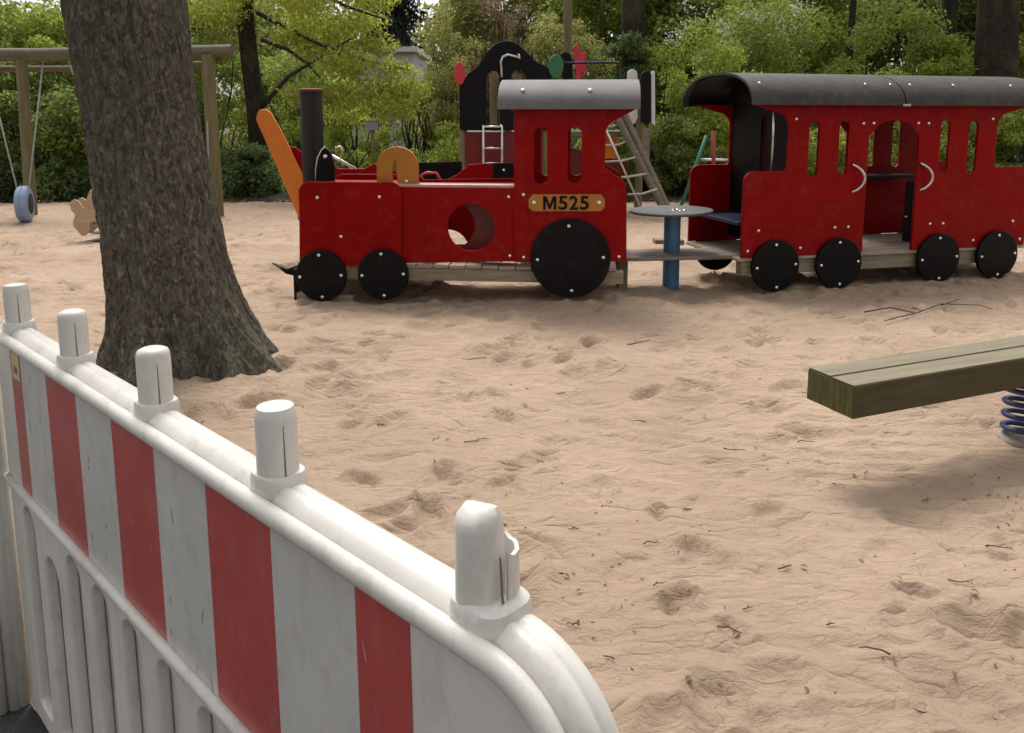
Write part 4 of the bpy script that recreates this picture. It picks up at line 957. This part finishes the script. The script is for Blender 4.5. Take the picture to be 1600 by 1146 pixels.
shrub('shrub', 'leafy shrub at the right edge beyond the thick trunk', 'shrub', 1615, 16.8, 75, 10, 'mid', 8000, .09, 34, .3)
bl_l = []
for i in range(34): q = at(rng.uniform(1040, 1280), rng.uniform(0, 70), 17.6); bl_l.append((*q, .22, .2, .14))
blo = leaves('blossom_cluster', bl_l, 800, .06, LM['blossom'], None, shell=.1)
par = [o for o in bpy.data.objects if o.name.startswith('blossom_shrub')][0]
blo.parent = par; blo.location = (-par.location[0], -par.location[1], 0); blo.name = 'blossom'
def plain_tree(label, u, Y, wpx, h, lean, lumps, kind, n, size=.11):
    x = at(u, 300, Y)[0]; t = empty('tree', label, 'tree', (x, Y, 0), 0, 'trees beyond the sand')
    pts = trunk(t, 0, 0, wpx/2*Y/F, h, lean)
    l_ = MB()
    for q in lumps[:6]:
        p = pts[int(len(pts)*rng.uniform(.5, .85))]; l_.tube([p, ((p[0]+q[0])/2, (p[1]+q[1])/2, (p[2]+q[2])/2+.2), q[:3]], [.09, .06, .02], 7)
    l_.build('limbs', M['branch'], t, True)
    leaves('crown', lumps, n, size, LM[kind], t, shell=.2); return t
plain_tree('ivy clad trunk right of the red flower of the play tower', 985, 16.8, 42, 8, .005, crown_lumps(0, 0, 6.8, 2.2, 2, 1.8, 24), 'mid', 5000)
plain_tree('thick dark trunk behind the right half of the carriage roof', 1538, 16.4, 66, 9, .0, crown_lumps(0, 0, 7.4, 2.4, 2, 2.2, 24), 'mid', 5000)
plain_tree('thinner dark trunk left of the thick right trunk', 1462, 18.5, 28, 8, .01, crown_lumps(0, 0, 6.6, 2.2, 2, 2, 24), 'mid', 5000)
plain_tree('slender dark stem above the middle of the carriage roof', 1310, 17.8, 12, 7, .03, crown_lumps(.3, 0, 5.6, 1.7, 1.5, 1.8, 20), 'fresh', 3500)
# taller wood behind
for i, (u, Y, hw, vt, kd, lab) in enumerate(((-180, 23, 150, -180, 'mid', 'tall green tree of the back row, left of the photo edge'), (90, 25, 120, 5, 'mid', 'tall tree of the back row behind the swing beam'), (300, 24, 120, -160, 'mid', 'tall tree of the back row behind the right swing post'), (470, 29, 80, -40, 'mid', 'sparse tree of the back row behind the slim trunk'),
        (770, 27, 90, -140, 'olive', 'tall tree of the back row behind the bare brown shrub'), (930, 25, 105, -160, 'mid', 'tall tree of the back row behind the tall tower post'), (1230, 23, 105, -120, 'fresh', 'tall bright green tree of the back row behind the middle of the carriage roof'), (1040, 24, 95, -120, 'mid', 'tall tree of the back row right of the tall tower post'), (1150, 27, 105, -90, 'mid', 'tall tree of the back row behind the carriage roof end'), (1400, 25, 100, -140, 'dark', 'tall dark tree of the back row behind the carriage roof'), (1570, 24, 110, -160, 'dark', 'tall dark tree of the back row at the right edge'), (1790, 23, 140, -160, 'mid', 'tall green tree of the back row, right of the photo edge'))):
    shrub('tree', lab, 'tree', u, Y, hw*1.15, vt, kd, 12000, .18, 60, .30, group='trees of the back row', ntw=40, ry=2.)
P = []
for x_ in np.arange(-44, 44.1, 1.6):
    for q in range(9):
        z_ = rng.uniform(.5, 15); P.append((x_+rng.normal(), 56+rng.normal()*2.2, z_, 1.7, 1.5, 1.3))
fw_ = leaves('far_wood', P, 34000, .55, LM['mid'], None, shell=.1); tag(fw_, None, None, None, 'stuff')
# far conifer and house
cfx = at(628, 300, 44)[0]; cf = empty('conifer', 'very dark tall conifer in the gap above the pale house', 'tree', (cfx, 44, 0))
trunk(cf, 0, 0, .25, 15)
lm = [(rng.normal()*.9*(1-z/19), rng.normal()*.9*(1-z/19), z, 2.3*(1-z/18), 2.3*(1-z/18), .5) for z in np.arange(1.5, 17, .42)]
leaves('crown', lm, 11000, .33, LM['needle'], cf, shell=.1, lw=.35, droop=.6)
cfx2 = at(595, 300, 47)[0]; cf2 = empty('conifer', 'second dark conifer half hidden left of the first', 'tree', (cfx2, 47, 0)); trunk(cf2, 0, 0, .25, 13)
leaves('crown', [(rng.normal()*.9*(1-z/17), rng.normal()*.9*(1-z/17), z, 2.3*(1-z/16), 2.3*(1-z/16), .5) for z in np.arange(1.5, 15, .42)], 8000, .33, LM['needle'], cf2, shell=.1, lw=.35, droop=.6)
h0_ = at(430, 300, 36)[0]; h1_ = at(650, 300, 36)[0]; zh = at(600, 82, 36)[2]
hs = empty('house', 'pale flat roofed building glimpsed through the foliage', 'building', (h0_, 36, 0))
MB().box(0, h1_-h0_, 0, 6, 0, zh).build('wall', M['house'], hs)
MB().box(-.2, h1_-h0_+.2, -.3, 6.2, zh+.003, zh+.22).build('roof', M['whiteboard'], hs)
for i in range(4):
    w = MB().box(.7+i*1.55, 1.6+i*1.55, -.06, -.003, 1.4, 2.7).build('window', M['whiteboard'], hs); MB().box(.76+i*1.55, 1.54+i*1.55, -.075, -.061, 1.47, 2.63).build('pane', M['glass'], w)
bxp = at(582, 197, 14.85)
ub = empty('utility_box', 'small grey utility box on a stake above the low bush behind the ochre arch', 'utility box', (bxp[0], bxp[1], 0))
MB().box(-.115, .115, -.08, .08, bxp[2]-.08, bxp[2]+.08).build('cabinet', M['box'], ub, bevel=.008); MB().box(-.13, .13, -.095, .095, bxp[2]+.0815, bxp[2]+.095).build('lid', M['box'], ub, bevel=.004); MB().box(-.03, .03, -.03, .03, -.1, bxp[2]-.081).build('stake', M['post'], ub)
# ground cover and leaf litter
n = 9000; P = [(x_, 14.9+abs(rng.normal())*1.1, .06, .3, .3, .07) for x_ in np.linspace(-13, 13, 90)]
gc = leaves('ground_cover', P, 16000, .075, LM['ivy'], None, up=1.2, shell=.0); tag(gc, None, None, None, 'stuff')
P = [(x_, 14.45+rng.normal()*.22, .015, .25, .2, .02) for x_ in np.linspace(-13, 13, 110)]
ll = leaves('leaf_litter', P, 3500, .06, LM['brown'], None, up=2.5, shell=.0); tag(ll, None, None, None, 'stuff')

# ------------------------------------------------------------------ the big tree
ty = 4.66
tr = empty('big_tree', 'big rough barked tree trunk with spreading roots standing behind the barrier', 'tree', (at(300, 560, ty)[0], ty, 0))
bx0 = tr.location[0]
prof = []                                       # height, centre x, radius
for (v, l_, r_) in ((-400, 30, 225), (-200, 62, 255), (0, 99, 288), (100, 118, 300), (200, 136, 313), (300, 151, 331), (400, 170, 352), (470, 184, 372), (520, 190, 392), (555, 190, 405)):
    a = at(l_, v, ty); b_ = at(r_, v, ty); prof.append((a[2], (a[0]+b_[0])/2-bx0, (b_[0]-a[0])/2))
prof += [(-.02, at(297, 580, ty)[0]-bx0, prof[-1][2]*1.05), (-.25, at(300, 580, ty)[0]-bx0, prof[-1][2]*1.1)]
prof += [(6.5, prof[0][1]-.55, .27), (5.0, prof[0][1]-.27, .31)]
prof = np.array(sorted(prof)); zs_ = np.concatenate([np.arange(-.25, 3.4, .010), np.arange(3.4, 6.5, .06)])
cxs = np.interp(zs_, prof[:, 0], prof[:, 1]); rs_ = np.interp(zs_, prof[:, 0], prof[:, 2])
na = 360; th = np.linspace(0, 2*math.pi, na, endpoint=False)
TH, ZZ = np.meshgrid(th, zs_)
lob = np.zeros_like(TH)
for (a, wd, am, hh) in ((R(-16), .26, .85, .27), (R(-44), .18, .55, .24), (R(-72), .15, .4, .24), (R(-97), .19, 1.0, .26), (R(198), .30, .55, .24), (R(235), .22, .4, .22), (R(60), .35, .5, .22), (R(128), .4, .5, .22), (R(20), .2, .4, .2)):
    d_ = (TH-a+math.pi) % (2*math.pi)-math.pi
    lob += am*np.exp(-(d_/(wd*(1+.6*np.clip(ZZ, 0, 1))))**2)*np.exp(-np.clip(ZZ, -.05, 9)/hh)
RR = rs_[:, None]*(.93+.06*np.exp(-np.clip(ZZ, 0, 9)*2)*0+.035*fbm(np.cos(TH)*2.2+5, ZZ*.8+np.sin(TH)*2.2, 3, 11))+.27*lob
flut = np.exp(-np.clip(ZZ, 0, 9)/.6)*.035*np.sin(TH*7+2*fbm(np.cos(TH)*2, ZZ, 2, 15))
rough = .010*fbm(TH*14/1.0, ZZ*9, 4, 13, .6)*np.minimum(1, 1)
rough = .012*(1-np.abs(fbm(np.cos(TH)*7+np.sin(TH)*6+.5*vnoise(TH*3, ZZ*4, 8), ZZ*3.2+np.sin(TH)*3, 3, 13)))**2+.009*fbm(np.cos(TH)*15+3, ZZ*10+np.sin(TH)*15, 4, 14, .6)
RR = RR+flut+rough
co = np.stack([cxs[:, None]+RR*np.cos(TH), RR*np.sin(TH), ZZ], -1).reshape(-1, 3)
nr = len(zs_); ii = np.arange(nr-1)[:, None]*na; jj = np.arange(na)[None, :]; j2 = (jj+1) % na
f = np.stack([ii+jj, ii+j2, ii+na+j2, ii+na+jj], -1).reshape(-1, 4)
np_mesh('trunk', co, f, M['bark'], True, tr)
lm = []; li = MB(); tp = (cxs[-1], 0, 6.4)
for k in range(7):
    a = k*.9+.3; q = (tp[0]+2.0*math.cos(a), 1.8*math.sin(a), 7.6+.5*math.sin(k*2)); li.tube([(tp[0], 0, 5.9), (tp[0]+.8*math.cos(a), .7*math.sin(a), 6.9), q], [.13, .08, .03], 9)
    lm.append((*q, .9, .9, .5)); lm.append((q[0]*.6+tp[0]*.4, q[1]*.6, 8.3, .9, .9, .6))
li.build('limbs', M['bark'], tr, True); leaves('crown', lm, 2600, .11, LM['fresh'], tr, shell=.2)

# ------------------------------------------------------------------ twigs and dead leaves on the sand
def put(u, v):
    d = ray(u, v); t = -H/d[2]; q = C0+t*d; return q[0], q[1]
tw_px = [(725, 695, 60, 1), (676, 695, 25, 1), (870, 620, 45, 1), (1130, 700, 70, 1), (1225, 690, 50, 1), (880, 900, 45, 2), (905, 985, 30, 1), (960, 1045, 55, 1), (1215, 900, 60, 2), (1245, 695, 60, 1), (1390, 1040, 60, 2), (1460, 1120, 50, 1), (1120, 990, 60, 1), (1160, 965, 40, 1), (1480, 920, 70, 1), (1350, 745, 40, 1), (1540, 860, 45, 1), (905, 830, 30, 1), (1005, 860, 40, 1), (960, 760, 30, 1), (600, 660, 40, 1), (770, 830, 30, 1), (1080, 800, 50, 1), (1290, 990, 40, 1), (1550, 1010, 40, 1), (1020, 930, 30, 1), (640, 800, 30, 1), (850, 720, 40, 1), (1440, 790, 40, 1), (560, 540, 50, 1), (760, 560, 60, 1), (980, 540, 60, 1), (1130, 560, 60, 1), (1320, 500, 60, 1), (1010, 660, 40, 1)]
for i, (u, v, l_, k) in enumerate(tw_px):
    x, y = put(u, v); x2, y2 = put(u+l_*.6, v+rng.uniform(-8, 8)); L_ = min(max(math.hypot(x2-x, y2-y), .05), .20)*rng.uniform(.5, 1.1)
    a = rng.uniform(-.7, .7)+(math.pi if rng.random() < .4 else 0); r_ = .0013+.0005*k+L_*.006*rng.uniform(.5, 1.2)
    m = MB(); P = [(0, 0, .004)]
    for s_ in range(4): P.append((P[-1][0]+L_/4, P[-1][1]+L_/4*math.sin(rng.normal()*.28), .003+abs(rng.normal())*.004))
    m.tube(P, [r_, r_*.95, r_*.85, r_*.7, r_*.45], 6)
    for b_ in range(rng.integers(0, 3)):
        p = P[rng.integers(1, 4)]; m.tube([p, (p[0]+L_*.18, p[1]+rng.choice([-1, 1])*L_*.15, .012), (p[0]+L_*.3, p[1]+rng.choice([-1, 1])*L_*.2, .008)], [r_*.6, r_*.5, r_*.3], 5)
    o = m.build('twig', M['twig'], None, True); o.location = (x, y, sz(x, y)+.002); o.rotation_euler = (0, 0, a)
    tag(o, 'thin dark twig lying on the sand', 'twig', 'twigs on the sand')
br = MB(); gx0, gy0 = put(1385, 492)
for P in ([(1350, 497), (1390, 492), (1430, 499), (1470, 486), (1530, 486), (1550, 495)], [(1430, 499), (1400, 508), (1380, 512)], [(1425, 490), (1440, 497)], [(1470, 486), (1500, 478)]):
    br.tube([(*[a-b_ for a, b_ in zip(put(*q), (gx0, gy0))], .012+.01*(i % 2)) for i, q in enumerate(P)], list(np.linspace(.0055, .0025, len(P))), 6)
o = br.build('fallen_branch', M['twig'], None, True); o.location = (gx0, gy0, sz(gx0, gy0)+.01); tag(o, 'fallen forked branch lying on the sand in front of the carriage', 'branch')
lf_px = [(1460, 535), (1280, 770), (885, 905), (1150, 995), (1255, 897), (1365, 700), (950, 450), (1345, 880), (1075, 1080), (1405, 915), (1010, 775), (1180, 705), (700, 690), (1395, 1045), (1100, 655), (905, 930), (1520, 950), (1135, 1085), (850, 880), (1440, 655), (560, 640), (1340, 640), (640, 600), (1230, 520), (1060, 610), (820, 640), (1560, 780), (1490, 1060), (990, 1000), (1260, 1080)]
for i, (u, v) in enumerate(lf_px):
    x, y = put(u, v); s_ = rng.uniform(.007, .017)
    m = MB(); k = 9
    for j in range(k):
        t = j/(k-1); w = math.sin(math.pi*t)**.8*.42*s_; zz_ = .004+.35*s_*math.sin(t*2.4)
        m.v += [((t-.5)*2*s_, -w, zz_+w*.5), ((t-.5)*2*s_, 0, zz_), ((t-.5)*2*s_, w, zz_+w*.5)]
    for j in range(k-1):
        for q in (0, 1): a = j*3+q; m.f.append((a, a+3, a+4, a+1))
    o = m.build('dead_leaf', M['deadleaf'], None, True); o.location = (x, y, sz(x, y)+.002); o.rotation_euler = (0, 0, rng.uniform(0, 6.28))
    tag(o, 'small curled brown leaf lying on the sand', 'leaf', 'dead leaves on the sand')

# fine bark crumbs and sand debris, far too many to count
nc = 5200; cxy = np.stack([rng.uniform(-7, 7, nc), 1.2+11*rng.random(nc)**1.6], 1)
clu = np.stack([rng.uniform(-4, 5, 60), rng.uniform(1.8, 8, 60)], 1); pick = rng.random(nc) < .45
cxy[pick] = clu[rng.integers(0, 60, pick.sum())]+rng.normal(size=(pick.sum(), 2))*.16
keep = side(cxy[:, 0], cxy[:, 1]) > .1; cxy = cxy[keep]; nc = len(cxy)
zc_ = np.array([sz(a, b_) for a, b_ in cxy]); L_ = .002+.012*rng.random(nc)**3; W2 = L_*rng.uniform(.18, .45, nc); a_ = rng.uniform(0, math.pi, nc)
dx = np.stack([np.cos(a_), np.sin(a_), rng.normal(size=nc)*.15], 1); dy = np.stack([-np.sin(a_), np.cos(a_), rng.normal(size=nc)*.2], 1)
ctr = np.stack([cxy[:, 0], cxy[:, 1], zc_+.0025], 1); v = []
for sx_, sy_ in ((-1, 0), (0, -1), (1, .2), (.1, 1)): v.append(ctr+dx*L_[:, None]*sx_+dy*W2[:, None]*sy_)
top_ = ctr+np.array([0, 0, 1])*W2[:, None]*.6
co = np.stack(v+[top_], 1).reshape(-1, 3); bs = np.arange(nc)[:, None]*5
f = np.concatenate([bs+np.array([[0, 1, 4]]), bs+np.array([[1, 2, 4]]), bs+np.array([[2, 3, 4]]), bs+np.array([[3, 0, 4]])], 0)
tag(np_mesh('bark_crumbs', co, f, M['twig']), None, None, None, 'stuff')
